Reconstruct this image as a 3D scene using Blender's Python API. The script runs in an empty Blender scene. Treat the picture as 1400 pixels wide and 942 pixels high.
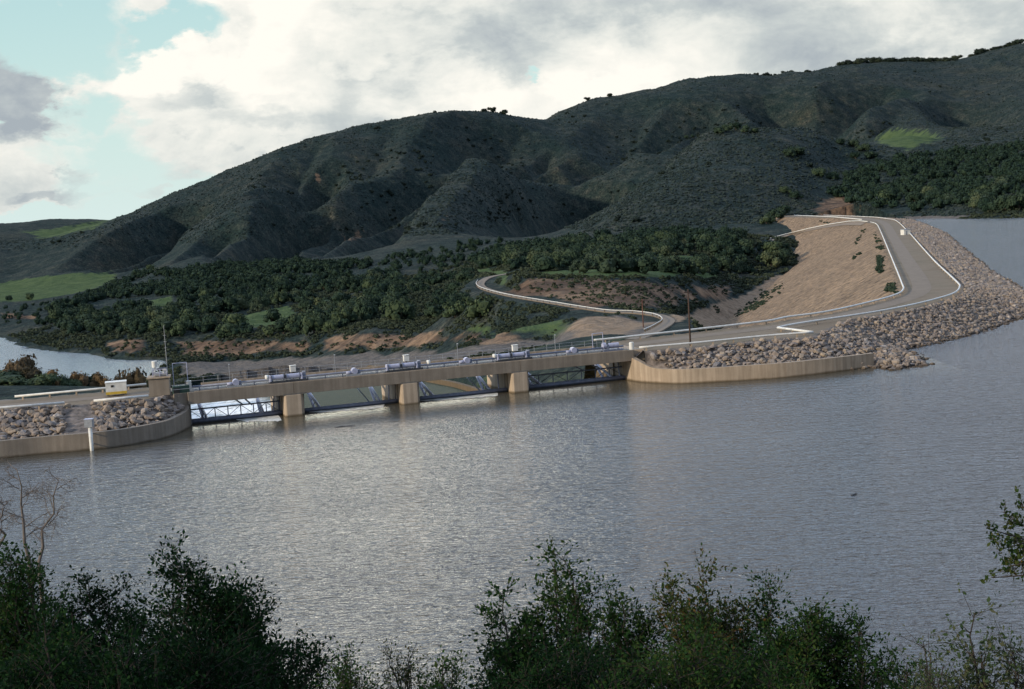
import bpy, math, random
import numpy as np
from math import radians, sin, cos, tan, pi
R_ = np.random.RandomState
col = bpy.context.scene.collection

# ------------------------------------------------------------------ camera
FPX, H0, ROLL, CH = 1944.0, 318.0, radians(3.3), 32.0
PITCH = math.atan((471 - (H0 - tan(ROLL) * 700)) * cos(ROLL) / FPX)
Fv = np.array([0, cos(PITCH), -sin(PITCH)]); r0 = np.array([1., 0, 0]); u0 = np.array([0, sin(PITCH), cos(PITCH)])
Rv = cos(ROLL) * r0 - sin(ROLL) * u0; Uv = sin(ROLL) * r0 + cos(ROLL) * u0
CAM = np.array([0, 0, CH])
def ray(px, py): return FPX * Fv + (px - 700) * Rv + (471 - py) * Uv
def P(px, py, z):
    d = ray(px, py); t = (z - CH) / d[2]; return np.array([d[0] * t, d[1] * t, z])
def PD(px, py, D):
    d = ray(px, py); t = D / d[1]; return np.array([d[0] * t, D, CH + d[2] * t])
def hor(px): return H0 - tan(ROLL) * px
def project(p):
    d = np.asarray(p, float) - CAM
    f = d @ Fv; return np.stack([700 + FPX * (d @ Rv) / f, 471 - FPX * (d @ Uv) / f, f], -1)

# ------------------------------------------------------------------ helpers
def new_obj(name, data, parent=None, loc=None, rot=None):
    o = bpy.data.objects.new(name, data); col.objects.link(o)
    if parent is not None: o.parent = parent
    if loc is not None: o.location = [float(v) for v in loc]
    if rot is not None: o.rotation_euler = rot
    return o
def tag(o, label=None, cat=None, group=None, kind=None):
    if label: o['label'] = label
    if cat: o['category'] = cat
    if group: o['group'] = group
    if kind: o['kind'] = kind
    return o
def thing(name, label, cat, loc=(0, 0, 0), rz=0.0, group=None):
    return tag(new_obj(name, None, None, loc, (0, 0, rz)), label, cat, group)
def np_mesh(name, verts, faces, mats, fmat=None, smooth=False):
    """faces: (n,3) or (n,4) array"""
    me = bpy.data.meshes.new(name)
    verts = np.asarray(verts, np.float32); faces = np.asarray(faces, np.int32)
    n, k = faces.shape
    me.vertices.add(len(verts)); me.vertices.foreach_set('co', verts.ravel())
    me.loops.add(n * k); me.loops.foreach_set('vertex_index', faces.ravel())
    me.polygons.add(n)
    me.polygons.foreach_set('loop_start', np.arange(0, n * k, k, dtype=np.int32))
    try: me.polygons.foreach_set('loop_total', np.full(n, k, np.int32))
    except Exception: pass
    for m in (mats if isinstance(mats, (list, tuple)) else [mats]): me.materials.append(m)
    if fmat is not None: me.polygons.foreach_set('material_index', np.asarray(fmat, np.int32))
    me.polygons.foreach_set('use_smooth', np.full(n, bool(smooth)))
    me.update(calc_edges=True); me.validate()
    return me
class MB:
    def __init__(s): s.v = []; s.f = []; s.m = []
    def add(s, vs, fs, m=0):
        b = len(s.v); s.v += [tuple(map(float, v)) for v in vs]
        s.f += [tuple(b + i for i in f) for f in fs]; s.m += [m] * len(fs); return s
    def box(s, c, size, rz=0, m=0, taper=1.0):
        hx, hy, hz = [q / 2 for q in size]; vs = []
        for z, t in ((-hz, 1), (hz, taper)):
            for x, y in ((-hx, -hy), (hx, -hy), (hx, hy), (-hx, hy)):
                x2, y2 = x * t, y * t
                vs.append((c[0] + x2 * cos(rz) - y2 * sin(rz), c[1] + x2 * sin(rz) + y2 * cos(rz), c[2] + z))
        return s.add(vs, [(3, 2, 1, 0), (4, 5, 6, 7), (0, 1, 5, 4), (1, 2, 6, 5), (2, 3, 7, 6), (3, 0, 4, 7)], m)
    def tube(s, pts, r, n=8, m=0, r2=None, cap=True):
        pts = [np.array(p, float) for p in pts]; N = len(pts); vs = []; fs = []
        prev = None
        for i, p in enumerate(pts):
            t = pts[min(i + 1, N - 1)] - pts[max(i - 1, 0)]; t = t / (np.linalg.norm(t) + 1e-9)
            a = np.array([0, 0, 1.]) if abs(t[2]) < .9 else np.array([1., 0, 0])
            if prev is not None: a = prev
            b = np.cross(t, a); b /= np.linalg.norm(b) + 1e-9; a2 = np.cross(b, t); prev = a2
            rr = r if r2 is None else r + (r2 - r) * i / max(1, N - 1)
            for k in range(n):
                q = 2 * pi * k / n; vs.append(p + rr * (cos(q) * b + sin(q) * a2))
        for i in range(N - 1):
            for k in range(n):
                k2 = (k + 1) % n; fs.append((i * n + k, i * n + k2, (i + 1) * n + k2, (i + 1) * n + k))
        if cap: fs += [tuple(range(n - 1, -1, -1)), tuple((N - 1) * n + k for k in range(n))]
        return s.add(vs, fs, m)
    def prism(s, poly, z0, z1, m=0):
        n = len(poly); z0s = z0 if hasattr(z0, '__len__') else [z0] * n; z1s = z1 if hasattr(z1, '__len__') else [z1] * n
        vs = [(p[0], p[1], z0s[i]) for i, p in enumerate(poly)] + [(p[0], p[1], z1s[i]) for i, p in enumerate(poly)]
        fs = [tuple(range(n - 1, -1, -1)), tuple(range(n, 2 * n))] + [(i, (i + 1) % n, n + (i + 1) % n, n + i) for i in range(n)]
        return s.add(vs, fs, m)
    def mesh(s, name, mats, smooth=False, bevel=0):
        me = bpy.data.meshes.new(name); me.from_pydata(s.v, [], s.f)
        for m in (mats if isinstance(mats, (list, tuple)) else [mats]): me.materials.append(m)
        me.polygons.foreach_set('material_index', s.m)
        if smooth: me.polygons.foreach_set('use_smooth', [True] * len(s.f))
        me.update(); return me
    def build(s, name, mats, parent=None, smooth=False, loc=None, rz=0, bevel=0):
        o = new_obj(name, s.mesh(name, mats, smooth), parent, loc, (0, 0, rz) if loc is not None or rz else None)
        if bevel:
            b = o.modifiers.new('b', 'BEVEL'); b.width = bevel; b.segments = 1; b.limit_method = 'ANGLE'
        return o

# value noise (numpy)
def _hash(i, j, seed):
    n = (i * 374761393 + j * 668265263 + seed * 974634777) & 0xffffffff
    n = ((n ^ (n >> 13)) * 1274126177) & 0xffffffff
    return ((n ^ (n >> 16)) & 0xffff) / 65535.0
def vnoise(x, y, seed=0):
    xi = np.floor(x).astype(np.int64); yi = np.floor(y).astype(np.int64); fx = x - xi; fy = y - yi
    fx = fx * fx * fx * (fx * (fx * 6 - 15) + 10); fy = fy * fy * fy * (fy * (fy * 6 - 15) + 10)
    a = _hash(xi, yi, seed); b = _hash(xi + 1, yi, seed); c = _hash(xi, yi + 1, seed); d = _hash(xi + 1, yi + 1, seed)
    return (a * (1 - fx) + b * fx) * (1 - fy) + (c * (1 - fx) + d * fx) * fy
def fbm(x, y, oct=4, seed=0):
    s = 0; a = .5
    for o in range(oct):
        s = s + a * (vnoise(x, y, seed + o) * 2 - 1); x = x * 2.03 + 17.3; y = y * 2.03 + 5.1; a *= .5
    return s

# ------------------------------------------------------------------ materials
def mat(name, base=(.5, .5, .5), rough=.8, metal=0.0, spec=.3):
    m = bpy.data.materials.new(name); m.use_nodes = True; nt = m.node_tree; b = nt.nodes['Principled BSDF']
    b.inputs['Base Color'].default_value = (*base, 1); b.inputs['Roughness'].default_value = rough
    b.inputs['Metallic'].default_value = metal; b.inputs['Specular IOR Level'].default_value = spec
    return m, nt, b
def N(nt, t, **kw):
    n = nt.nodes.new(t)
    for k, v in kw.items():
        if k in n.inputs.keys() if hasattr(n.inputs, 'keys') else False: n.inputs[k].default_value = v
        else: setattr(n, k, v)
    return n
def noise_tex(nt, vec, scale, detail=4, rough=.55, dist=0.0):
    n = nt.nodes.new('ShaderNodeTexNoise'); n.inputs['Scale'].default_value = scale; n.inputs['Detail'].default_value = detail
    n.inputs['Roughness'].default_value = rough; n.inputs['Distortion'].default_value = dist
    if vec is not None: nt.links.new(vec, n.inputs['Vector'])
    return n
def ramp(nt, fac, stops):
    r = nt.nodes.new('ShaderNodeValToRGB'); e = r.color_ramp.elements
    while len(e) < len(stops): e.new(.5)
    for i, (p, c) in enumerate(stops):
        e[i].position = p; e[i].color = (*c, 1) if len(c) == 3 else c
    nt.links.new(fac, r.inputs['Fac']); return r
def mixc(nt, fac, a, b, mode='MIX'):
    m = nt.nodes.new('ShaderNodeMix'); m.data_type = 'RGBA'; m.blend_type = mode
    for s, v in ((m.inputs[0], fac), (m.inputs[6], a), (m.inputs[7], b)):
        if hasattr(v, 'is_output'): nt.links.new(v, s)
        else: s.default_value = (*v, 1) if isinstance(v, tuple) else v
    return m.outputs[2]
def mth(nt, op, a, b=None, c=None, clamp=False):
    m = nt.nodes.new('ShaderNodeMath'); m.operation = op; m.use_clamp = clamp
    for i, v in enumerate((a, b, c)):
        if v is None: continue
        if hasattr(v, 'is_output'): nt.links.new(v, m.inputs[i])
        else: m.inputs[i].default_value = v
    return m.outputs[0]
def pos(nt): return nt.nodes.new('ShaderNodeNewGeometry').outputs['Position']
def objc(nt): return nt.nodes.new('ShaderNodeTexCoord').outputs['Object']
def mapping(nt, vec, scale=(1, 1, 1), rot=(0, 0, 0)):
    m = nt.nodes.new('ShaderNodeMapping'); m.inputs['Scale'].default_value = scale; m.inputs['Rotation'].default_value = rot
    nt.links.new(vec, m.inputs['Vector']); return m.outputs[0]
def bump(nt, b, h, strength=.5, dist=.1):
    bm = nt.nodes.new('ShaderNodeBump'); bm.inputs['Distance'].default_value = dist
    if hasattr(strength, 'is_output'): nt.links.new(strength, bm.inputs['Strength'])
    else: bm.inputs['Strength'].default_value = strength
    nt.links.new(h, bm.inputs['Height']); nt.links.new(bm.outputs[0], b.inputs['Normal']); return bm

def simple_noise_mat(name, c1, c2, scale, rough=.85, bs=.4, bd=.05, coord=pos, metal=0.0, spec=.3, stops=(.35, .65)):
    m, nt, b = mat(name, c1, rough, metal, spec)
    n = noise_tex(nt, coord(nt), scale, 5)
    r = ramp(nt, n.outputs['Fac'], [(stops[0], c1), (stops[1], c2)])
    nt.links.new(r.outputs[0], b.inputs['Base Color'])
    if bs: bump(nt, b, n.outputs['Fac'], bs, bd)
    return m
def concrete_mat(name, c1, c2, streak=.35):
    m, nt, b = mat(name, c1, .9, 0, .2); p = pos(nt)
    n = noise_tex(nt, p, .35, 6, .6); r = ramp(nt, n.outputs['Fac'], [(.3, c1), (.7, c2)])
    st = noise_tex(nt, mapping(nt, p, (1.6, 1.6, .09)), 1.0, 4, .6)
    sr = ramp(nt, st.outputs['Fac'], [(.42, (.55, .52, .48)), (.6, (1, 1, 1))])
    c = mixc(nt, streak, r.outputs[0], sr.outputs[0], 'MULTIPLY')
    # damp dark band just above the water
    sx = nt.nodes.new('ShaderNodeSeparateXYZ'); nt.links.new(p, sx.inputs[0])
    wz = mth(nt, 'ADD', sx.outputs[2], mth(nt, 'MULTIPLY', n.outputs['Fac'], .5))
    wet = ramp(nt, mth(nt, 'MULTIPLY', wz, 1.0, clamp=True), [(.3, (.35, .33, .28)), (.62, (1, 1, 1))])
    c = mixc(nt, 1.0, c, wet.outputs[0], 'MULTIPLY')
    f = noise_tex(nt, p, 6, 4); c = mixc(nt, .25, c, ramp(nt, f.outputs['Fac'], [(.3, (.6, .6, .6)), (.7, (1, 1, 1))]).outputs[0], 'MULTIPLY')
    nt.links.new(c, b.inputs['Base Color']); bump(nt, b, f.outputs['Fac'], .3, .03)
    return m
M = {}
M['conc'] = concrete_mat('weathered_concrete', (.30, .25, .195), (.225, .19, .15))
M['conc_l'] = concrete_mat('pale_concrete', (.46, .36, .26), (.36, .285, .205), .5)
M['conc_p'] = concrete_mat('tan_pier_concrete', (.54, .43, .315), (.44, .35, .255), .45)
M['conc_d'] = concrete_mat('grey_concrete', (.23, .21, .18), (.17, .155, .135), .4)
M['white'] = simple_noise_mat('white_paint', (.72, .70, .64), (.58, .56, .50), 1.2, .5, .1)
M['yellow'] = simple_noise_mat('yellow_paint', (.62, .42, .06), (.5, .34, .05), 2, .5, 0)
M['blue'] = simple_noise_mat('blue_grey_paint', (.19, .21, .27), (.13, .145, .19), 1.5, .45, .1)
M['lav'] = simple_noise_mat('pale_blue_grey_paint', (.42, .43, .54), (.32, .33, .42), 2, .45, .1)
M['dark'] = simple_noise_mat('dark_steel', (.03, .035, .04), (.06, .06, .065), 3, .6, 0)
M['galv'] = simple_noise_mat('galvanised_steel', (.36, .37, .38), (.26, .27, .28), 3, .5, 0, metal=.3)
M['wood'] = simple_noise_mat('creosoted_wood', (.075, .045, .03), (.05, .032, .024), 5, .9, .2)
M['bark'] = simple_noise_mat('bark', (.10, .08, .06), (.055, .045, .035), 9, .95, .6, .02)
M['palebark'] = simple_noise_mat('pale_bark', (.16, .13, .11), (.09, .075, .06), 9, .95, .4, .02)
M['fbark'] = simple_noise_mat('dark_twig_bark', (.045, .036, .026), (.025, .02, .016), 9, .95, .4, .02)
M['black'] = simple_noise_mat('black_paint', (.02, .02, .02), (.03, .03, .03), 3, .6, 0)
M['painted_reflection'] = simple_noise_mat('white_reflection', (.85, .84, .78), (.5, .49, .42), .9, .7, .5, .15)  # white colour for the reflections painted on the water at the gates

def leaf_mat(name, cols, transl=.25, scale=1.0):
    m, nt, b = mat(name, cols[0], .8, 0, .08)
    g = nt.nodes.new('ShaderNodeNewGeometry')
    rnd = g.outputs['Random Per Island']
    n = noise_tex(nt, g.outputs['Position'], scale, 2)
    f = mth(nt, 'ADD', mth(nt, 'MULTIPLY', rnd, .55), mth(nt, 'MULTIPLY', n.outputs['Fac'], .5), clamp=True)
    k = len(cols); r = ramp(nt, f, [(.12 + .8 * i / (k - 1), c) for i, c in enumerate(cols)])
    nt.links.new(r.outputs[0], b.inputs['Base Color'])
    t = nt.nodes.new('ShaderNodeBsdfTranslucent'); nt.links.new(r.outputs[0], t.inputs[0])
    mx = nt.nodes.new('ShaderNodeMixShader'); mx.inputs[0].default_value = transl
    nt.links.new(b.outputs[0], mx.inputs[1]); nt.links.new(t.outputs[0], mx.inputs[2])
    nt.links.new(mx.outputs[0], nt.nodes['Material Output'].inputs[0]); return m
def crown_mat(name, lo, hi, hue=None):
    m, nt, b = mat(name, lo, .85, 0, .1)
    g = nt.nodes.new('ShaderNodeNewGeometry'); oi = nt.nodes.new('ShaderNodeObjectInfo')
    n = noise_tex(nt, g.outputs['Position'], .35, 3)
    f = mth(nt, 'ADD', mth(nt, 'MULTIPLY', g.outputs['Random Per Island'], .5), mth(nt, 'MULTIPLY', n.outputs['Fac'], .6), clamp=True)
    r = ramp(nt, f, [(.2, lo), (.95, hi)])
    big = noise_tex(nt, g.outputs['Position'], .012, 3)
    v = ramp(nt, mth(nt, 'ADD', mth(nt, 'MULTIPLY', oi.outputs['Random'], .5), mth(nt, 'MULTIPLY', big.outputs['Fac'], .6)),
             [(.3, (.55, .65, .68)), (.55, (1, 1, 1)), (.85, (1.75, 1.5, 1.2))])
    nt.links.new(mixc(nt, 1.0, r.outputs[0], v.outputs[0], 'MULTIPLY'), b.inputs['Base Color']); return m
M['oak'] = crown_mat('oak_foliage', (.012, .027, .018), (.050, .074, .042))
M['oakg'] = crown_mat('grey_green_foliage', (.024, .042, .026), (.080, .100, .058))
M['ridge'] = crown_mat('ridge_foliage', (.010, .016, .012), (.028, .040, .026))
M['brown'] = crown_mat('winter_brown_foliage', (.04, .032, .022), (.12, .085, .045))
M['chap'] = crown_mat('chaparral', (.011, .021, .019), (.042, .054, .043))
M['leaf'] = leaf_mat('dark_oak_leaves', [(.004, .015, .004), (.010, .034, .008), (.023, .054, .012), (.052, .065, .014)], scale=.8)
M['leafd'] = leaf_mat('deep_green_leaves', [(.002, .008, .003), (.005, .020, .006), (.015, .042, .009)], scale=.8)
M['leafb'] = leaf_mat('mixed_rusty_leaves', [(.008, .026, .006), (.024, .046, .010), (.052, .062, .015), (.14, .062, .024)], scale=.6)
M['grassl'] = leaf_mat('dry_green_sprigs', [(.02, .045, .015), (.05, .075, .03), (.11, .10, .055)], scale=.6)

# rocks
def rock_mat():
    m, nt, b = mat('rock', (.3, .26, .22), .9, 0, .2)
    g = nt.nodes.new('ShaderNodeNewGeometry'); oi = nt.nodes.new('ShaderNodeObjectInfo')
    f = mth(nt, 'FRACT', mth(nt, 'ADD', g.outputs['Random Per Island'], mth(nt, 'MULTIPLY', oi.outputs['Random'], 3.7)))
    r = ramp(nt, f, [(0, (.18, .15, .125)), (.3, (.29, .235, .185)), (.55, (.22, .19, .17)), (.75, (.35, .28, .20)), (.9, (.175, .17, .175)), (1, (.46, .39, .32))])
    n = noise_tex(nt, g.outputs['Position'], 2.5, 5, .65)
    c = mixc(nt, .55, r.outputs[0], ramp(nt, n.outputs['Fac'], [(.3, (.45, .42, .4)), (.65, (1.1, 1.05, 1))]).outputs[0], 'MULTIPLY')
    q = nt.nodes.new('ShaderNodeSeparateXYZ'); nt.links.new(g.outputs['Position'], q.inputs[0])
    wt_ = ramp(nt, mth(nt, 'ADD', mth(nt, 'MULTIPLY', q.outputs[2], .8), mth(nt, 'MULTIPLY', mth(nt, 'SUBTRACT', n.outputs['Fac'], .5), .4), clamp=True), [(.12, (.30, .28, .25)), (.42, (1, 1, 1))])
    c = mixc(nt, 1.0, c, wt_.outputs[0], 'MULTIPLY')
    nt.links.new(c, b.inputs['Base Color']); bump(nt, b, n.outputs['Fac'], .7, .12); return m
M['rock'] = rock_mat()
M['rockbed'] = simple_noise_mat('rock_bed', (.06, .05, .042), (.22, .18, .15), .9, .95, .8, .4)
def gravel_mat(name, c1, c2, c3, s=.9, bs=.6, bd=.25):
    m, nt, b = mat(name, c1, .95, 0, .1); p = pos(nt)
    v = nt.nodes.new('ShaderNodeTexVoronoi'); v.inputs['Scale'].default_value = s; nt.links.new(p, v.inputs['Vector'])
    n = noise_tex(nt, p, .03, 4); n2 = noise_tex(nt, p, s * .7, 4, .7)
    c = mixc(nt, .6, c1, v.outputs['Color'], 'OVERLAY')
    base = ramp(nt, n.outputs['Fac'], [(.3, c1), (.7, c2)]).outputs[0]
    sp = ramp(nt, n2.outputs['Fac'], [(.40, (.38, .35, .33)), (.50, (1, 1, 1)), (.62, c3)]).outputs[0]
    c = mixc(nt, .8, base, sp, 'MULTIPLY'); nt.links.new(c, b.inputs['Base Color'])
    bump(nt, b, v.outputs['Distance'], bs, bd); return m
M['face'] = gravel_mat('cobble_face', (.255, .182, .117), (.18, .13, .086), (1.5, 1.42, 1.3), .55, 1.0, .8)
def road_mat():
    m, nt, b = mat('crest_gravel', (.2, .17, .14), .95, 0, .1); p = pos(nt)
    n = noise_tex(nt, p, .06, 5, .6, .4); n2 = noise_tex(nt, p, 1.5, 4)
    r = ramp(nt, n.outputs['Fac'], [(.3, (.175, .135, .092)), (.5, (.215, .172, .122)), (.7, (.15, .125, .082))])
    c = mixc(nt, .4, r.outputs[0], ramp(nt, n2.outputs['Fac'], [(.3, (.6, .6, .6)), (.7, (1, 1, 1))]).outputs[0], 'MULTIPLY')
    nt.links.new(c, b.inputs['Base Color']); bump(nt, b, n2.outputs['Fac'], .3, .05); return m
M['road'] = road_mat()
M['track'] = simple_noise_mat('worn_gravel_track', (.20, .158, .115), (.165, .13, .095), .5, .95, .3)

# terrain: painted by the vertex attribute 'cover' (r grass, g bare earth, b gravel)
def terrain_mat():
    m, nt, b = mat('hillside', (.05, .05, .04), .97, 0, .05); p = pos(nt)
    at = nt.nodes.new('ShaderNodeAttribute'); at.attribute_name = 'cover'
    sx = nt.nodes.new('ShaderNodeSeparateColor'); nt.links.new(at.outputs['Color'], sx.inputs[0])
    big = noise_tex(nt, p, .006, 5, .6); mid = noise_tex(nt, p, .05, 5, .65); fine = noise_tex(nt, p, .32, 4, .7)
    ch = ramp(nt, mid.outputs['Fac'], [(.3, (.013, .024, .024)), (.5, (.027, .038, .035)), (.72, (.058, .062, .052))]).outputs[0]
    ch = mixc(nt, 1, ch, ramp(nt, big.outputs['Fac'], [(.35, (.7, .85, .85)), (.55, (1, 1, 1)), (.7, (1.35, 1.15, 1.0))]).outputs[0], 'MULTIPLY')
    ch = mixc(nt, .85, ch, ramp(nt, fine.outputs['Fac'], [(.36, (.38, .42, .44)), (.52, (1, 1, 1)), (.66, (1.9, 1.75, 1.5))]).outputs[0], 'MULTIPLY')
    gr = ramp(nt, mid.outputs['Fac'], [(.3, (.038, .066, .026)), (.7, (.085, .118, .048))]).outputs[0]
    so = ramp(nt, mid.outputs['Fac'], [(.3, (.070, .050, .038)), (.5, (.135, .092, .064)), (.68, (.27, .19, .125))]).outputs[0]
    so = mixc(nt, .6, so, ramp(nt, fine.outputs['Fac'], [(.35, (.4, .42, .42)), (.6, (1.2, 1.1, 1))]).outputs[0], 'MULTIPLY')
    gv = ramp(nt, fine.outputs['Fac'], [(.3, (.075, .068, .062)), (.7, (.17, .15, .13))]).outputs[0]
    tn = ramp(nt, fine.outputs['Fac'], [(.3, (.15, .11, .075)), (.65, (.30, .22, .15))]).outputs[0]
    wob = mth(nt, 'MULTIPLY', mth(nt, 'SUBTRACT', mid.outputs['Fac'], .5), 1.6)
    def edge(s):
        return mth(nt, 'MULTIPLY', mth(nt, 'ADD', mth(nt, 'SUBTRACT', s, .4), mth(nt, 'MULTIPLY', wob, .9)), 4.0, clamp=True)
    c = mixc(nt, edge(sx.outputs[2]), ch, gv); c = mixc(nt, edge(sx.outputs[0]), c, gr); c = mixc(nt, edge(sx.outputs[1]), c, so); c = mixc(nt, edge(at.outputs['Alpha']), c, tn)
    nt.links.new(c, b.inputs['Base Color'])
    h = mth(nt, 'ADD', fine.outputs['Fac'], mth(nt, 'MULTIPLY', mid.outputs['Fac'], 3)); bump(nt, b, h, .9, 1.6); return m
M['terrain'] = terrain_mat()

def water_mat(name, base, calm=True, scl=1.0, bs=1.0):
    m, nt, b = mat(name, base, .10, 0, .5); b.inputs['IOR'].default_value = 1.33
    p = pos(nt)
    a = noise_tex(nt, mapping(nt, p, (1.0 * scl, 2.2 * scl, 1), (0, 0, .22)), 1.0, 3, .55, .3)
    c = noise_tex(nt, mapping(nt, p, (.30 * scl, .70 * scl, 1), (0, 0, -.1)), 1.0, 3, .5)
    f = noise_tex(nt, mapping(nt, p, (2.2 * scl, 3.4 * scl, 1)), 1.0, 2, .5)
    h = mth(nt, 'ADD', mth(nt, 'ADD', a.outputs['Fac'], mth(nt, 'MULTIPLY', c.outputs['Fac'], 1.3)), mth(nt, 'MULTIPLY', f.outputs['Fac'], .18))
    st = bs
    if calm:
        sx = nt.nodes.new('ShaderNodeSeparateXYZ'); nt.links.new(p, sx.inputs[0])
        # sheltered, calmer water along the wing walls and the gates
        ln = mth(nt, 'SUBTRACT', mth(nt, 'SUBTRACT', 234.0, sx.outputs[1]), mth(nt, 'MULTIPLY', mth(nt, 'ADD', sx.outputs[0], 15), -.32))
        wn = noise_tex(nt, p, .03, 3)
        k = mth(nt, 'MULTIPLY', mth(nt, 'ADD', ln, mth(nt, 'MULTIPLY', mth(nt, 'SUBTRACT', wn.outputs['Fac'], .5), 25)), 1 / 34, clamp=True)
        far = mth(nt, 'GREATER_THAN', sx.outputs[0], 75)
        k = mth(nt, 'MAXIMUM', k, far)
        pn = noise_tex(nt, mapping(nt, p, (.012, .03, 1)), 1.0, 3)
        gust = mth(nt, 'ADD', mth(nt, 'MULTIPLY', pn.outputs['Fac'], .8), .6)
        st = mth(nt, 'MULTIPLY', mth(nt, 'ADD', mth(nt, 'MULTIPLY', k, .88), .12), gust)
        st = mth(nt, 'MULTIPLY', st, bs)
        nt.links.new(mixc(nt, k, (.095, .080, .050), base), b.inputs['Base Color'])
    bump(nt, b, h, st, .21); return m
M['lake'] = water_mat('reservoir_water', (.060, .061, .060), True, 1.0, 1.0)
M['river'] = water_mat('river_water', (.15, .18, .21), False, .5, .8)

# ------------------------------------------------------------------ sun and sky
SUN_EL, SUN_AZ = radians(18), radians(-120)      # azimuth from +Y toward +X
def setup_world():
    w = bpy.data.worlds.new('World'); bpy.context.scene.world = w; w.use_nodes = True; nt = w.node_tree
    for n in list(nt.nodes): nt.nodes.remove(n)
    out = nt.nodes.new('ShaderNodeOutputWorld'); bg = nt.nodes.new('ShaderNodeBackground'); nt.links.new(bg.outputs[0], out.inputs[0])
    sky = nt.nodes.new('ShaderNodeTexSky'); sky.sky_type = 'NISHITA'; sky.sun_disc = False
    sky.sun_elevation = SUN_EL; sky.sun_rotation = SUN_AZ; sky.air_density = 1.0; sky.dust_density = 1.5; sky.ozone_density = 1.0
    tc = nt.nodes.new('ShaderNodeTexCoord'); d = tc.outputs['Generated']
    sx = nt.nodes.new('ShaderNodeSeparateXYZ'); nt.links.new(d, sx.inputs[0]); X, Y, Z = sx.outputs
    # cloud layer coordinates: azimuth angle and elevation angle
    az = mth(nt, 'ARCTAN2', X, Y); el = mth(nt, 'ARCSINE', Z)
    cv = nt.nodes.new('ShaderNodeCombineXYZ'); nt.links.new(az, cv.inputs[0]); nt.links.new(mth(nt, 'MULTIPLY', el, 1.7), cv.inputs[1])
    dirv = mapping(nt, d, (1, 1, 1.9))
    n1 = noise_tex(nt, dirv, 3.1, 9, .56, .25); n2 = noise_tex(nt, dirv, 9, 7, .6, .3)
    n3 = noise_tex(nt, mapping(nt, d, (1, 1, 3.2), (.3, .2, 1.1)), 4.2, 7, .55, .2)
    wx = mth(nt, 'MULTIPLY', mth(nt, 'SUBTRACT', n2.outputs['Fac'], .5), .14)
    wy = mth(nt, 'MULTIPLY', mth(nt, 'SUBTRACT', noise_tex(nt, dirv, 12.7, 6, .6).outputs['Fac'], .5), .11)
    azw = mth(nt, 'ADD', az, wx); elw = mth(nt, 'ADD', el, wy)
    def blob(px, py, rx, ry, soft=1.0):
        dd = ray(px, py); dd = dd / np.linalg.norm(dd); a0 = math.atan2(dd[0], dd[1]); e0 = math.asin(dd[2])
        return blob_ang(a0, e0, rx / FPX, ry / FPX, soft)
    def blob_ang(a0, e0, rx, ry, soft=1.0):
        u = mth(nt, 'DIVIDE', mth(nt, 'SUBTRACT', azw, a0), rx); v = mth(nt, 'DIVIDE', mth(nt, 'SUBTRACT', elw, e0), ry)
        q = mth(nt, 'ADD', mth(nt, 'MULTIPLY', u, u), mth(nt, 'MULTIPLY', v, v))
        return mth(nt, 'DIVIDE', mth(nt, 'SUBTRACT', 1.0 + soft * .5, q), soft, clamp=True)
    def mx(*a):
        r = a[0]
        for b_ in a[1:]: r = mth(nt, 'MAXIMUM', r, b_)
        return r
    BL = SKY_BLOBS
    cov0 = mth(nt, 'MULTIPLY', mth(nt, 'SUBTRACT', n1.outputs['Fac'], .40), 7, clamp=True)
    front = mth(nt, 'MULTIPLY', mth(nt, 'SUBTRACT', .30, el), 12, clamp=True)  # low sky in front follows the traced clouds
    front = mth(nt, 'MULTIPLY', front, mth(nt, 'MULTIPLY', mth(nt, 'SUBTRACT', Y, .80), 12, clamp=True))
    cl = mx(*[blob(*b_) for b_ in BL['cloud']])
    gap = mx(*[blob(*b_) for b_ in BL['gap']])
    cf = mth(nt, 'MULTIPLY', cl, mth(nt, 'SUBTRACT', 1, gap))
    cov = mth(nt, 'ADD', mth(nt, 'MULTIPLY', cf, front), mth(nt, 'MULTIPLY', cov0, mth(nt, 'SUBTRACT', 1, front)), clamp=True)
    dark = mx(blob(*BL['dark'][0]), mth(nt, 'MULTIPLY', mx(*[blob(*b_) for b_ in BL['dark'][1:]]), .5)); lit = mx(*[blob(*b_) for b_ in BL['lit']])
    sh = mth(nt, 'ADD', mth(nt, 'MULTIPLY', n3.outputs['Fac'], .9), mth(nt, 'MULTIPLY', n2.outputs['Fac'], .60))
    bil = noise_tex(nt, mapping(nt, d, (1, 1, 1.5)), 17, 6, .62, .3); sh = mth(nt, 'ADD', sh, mth(nt, 'ADD', -.235, mth(nt, 'MULTIPLY', mth(nt, 'SUBTRACT', bil.outputs['Fac'], .46), .8)))
    sh = mth(nt, 'ADD', mth(nt, 'SUBTRACT', sh, mth(nt, 'MULTIPLY', dark, .44)), mth(nt, 'MULTIPLY', lit, .22), clamp=True)
    cc = ramp(nt, sh, [(.10, (.38, .43, .47)), (.33, (.56, .605, .60)), (.52, (.77, .785, .74)), (.78, (.98, .95, .87))]).outputs[0]
    skc = mixc(nt, 1.0, sky.outputs[0], (.125, .145, .125), 'MULTIPLY')
    skc = mixc(nt, .65, skc, (.50, .76, .79))
    hz = mth(nt, 'POWER', mth(nt, 'SUBTRACT', 1, mth(nt, 'ABSOLUTE', mth(nt, 'MULTIPLY', el, 4.5)), clamp=True), 1.5)
    skc = mixc(nt, mth(nt, 'MULTIPLY', hz, .75), skc, (.76, .88, .85))
    c = mixc(nt, cov, skc, cc)
    # sky boost added above the frame to brighten lake reflections, bluer toward both sides
    g = blob_ang(*SKY_BLOBS['glow'])
    hi = mth(nt, 'MULTIPLY', mth(nt, 'SUBTRACT', el, .15), 6, clamp=True)
    up = mixc(nt, g, (1.58, 1.72, 2.35), (13.0, 11.0, 9.1))
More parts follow.
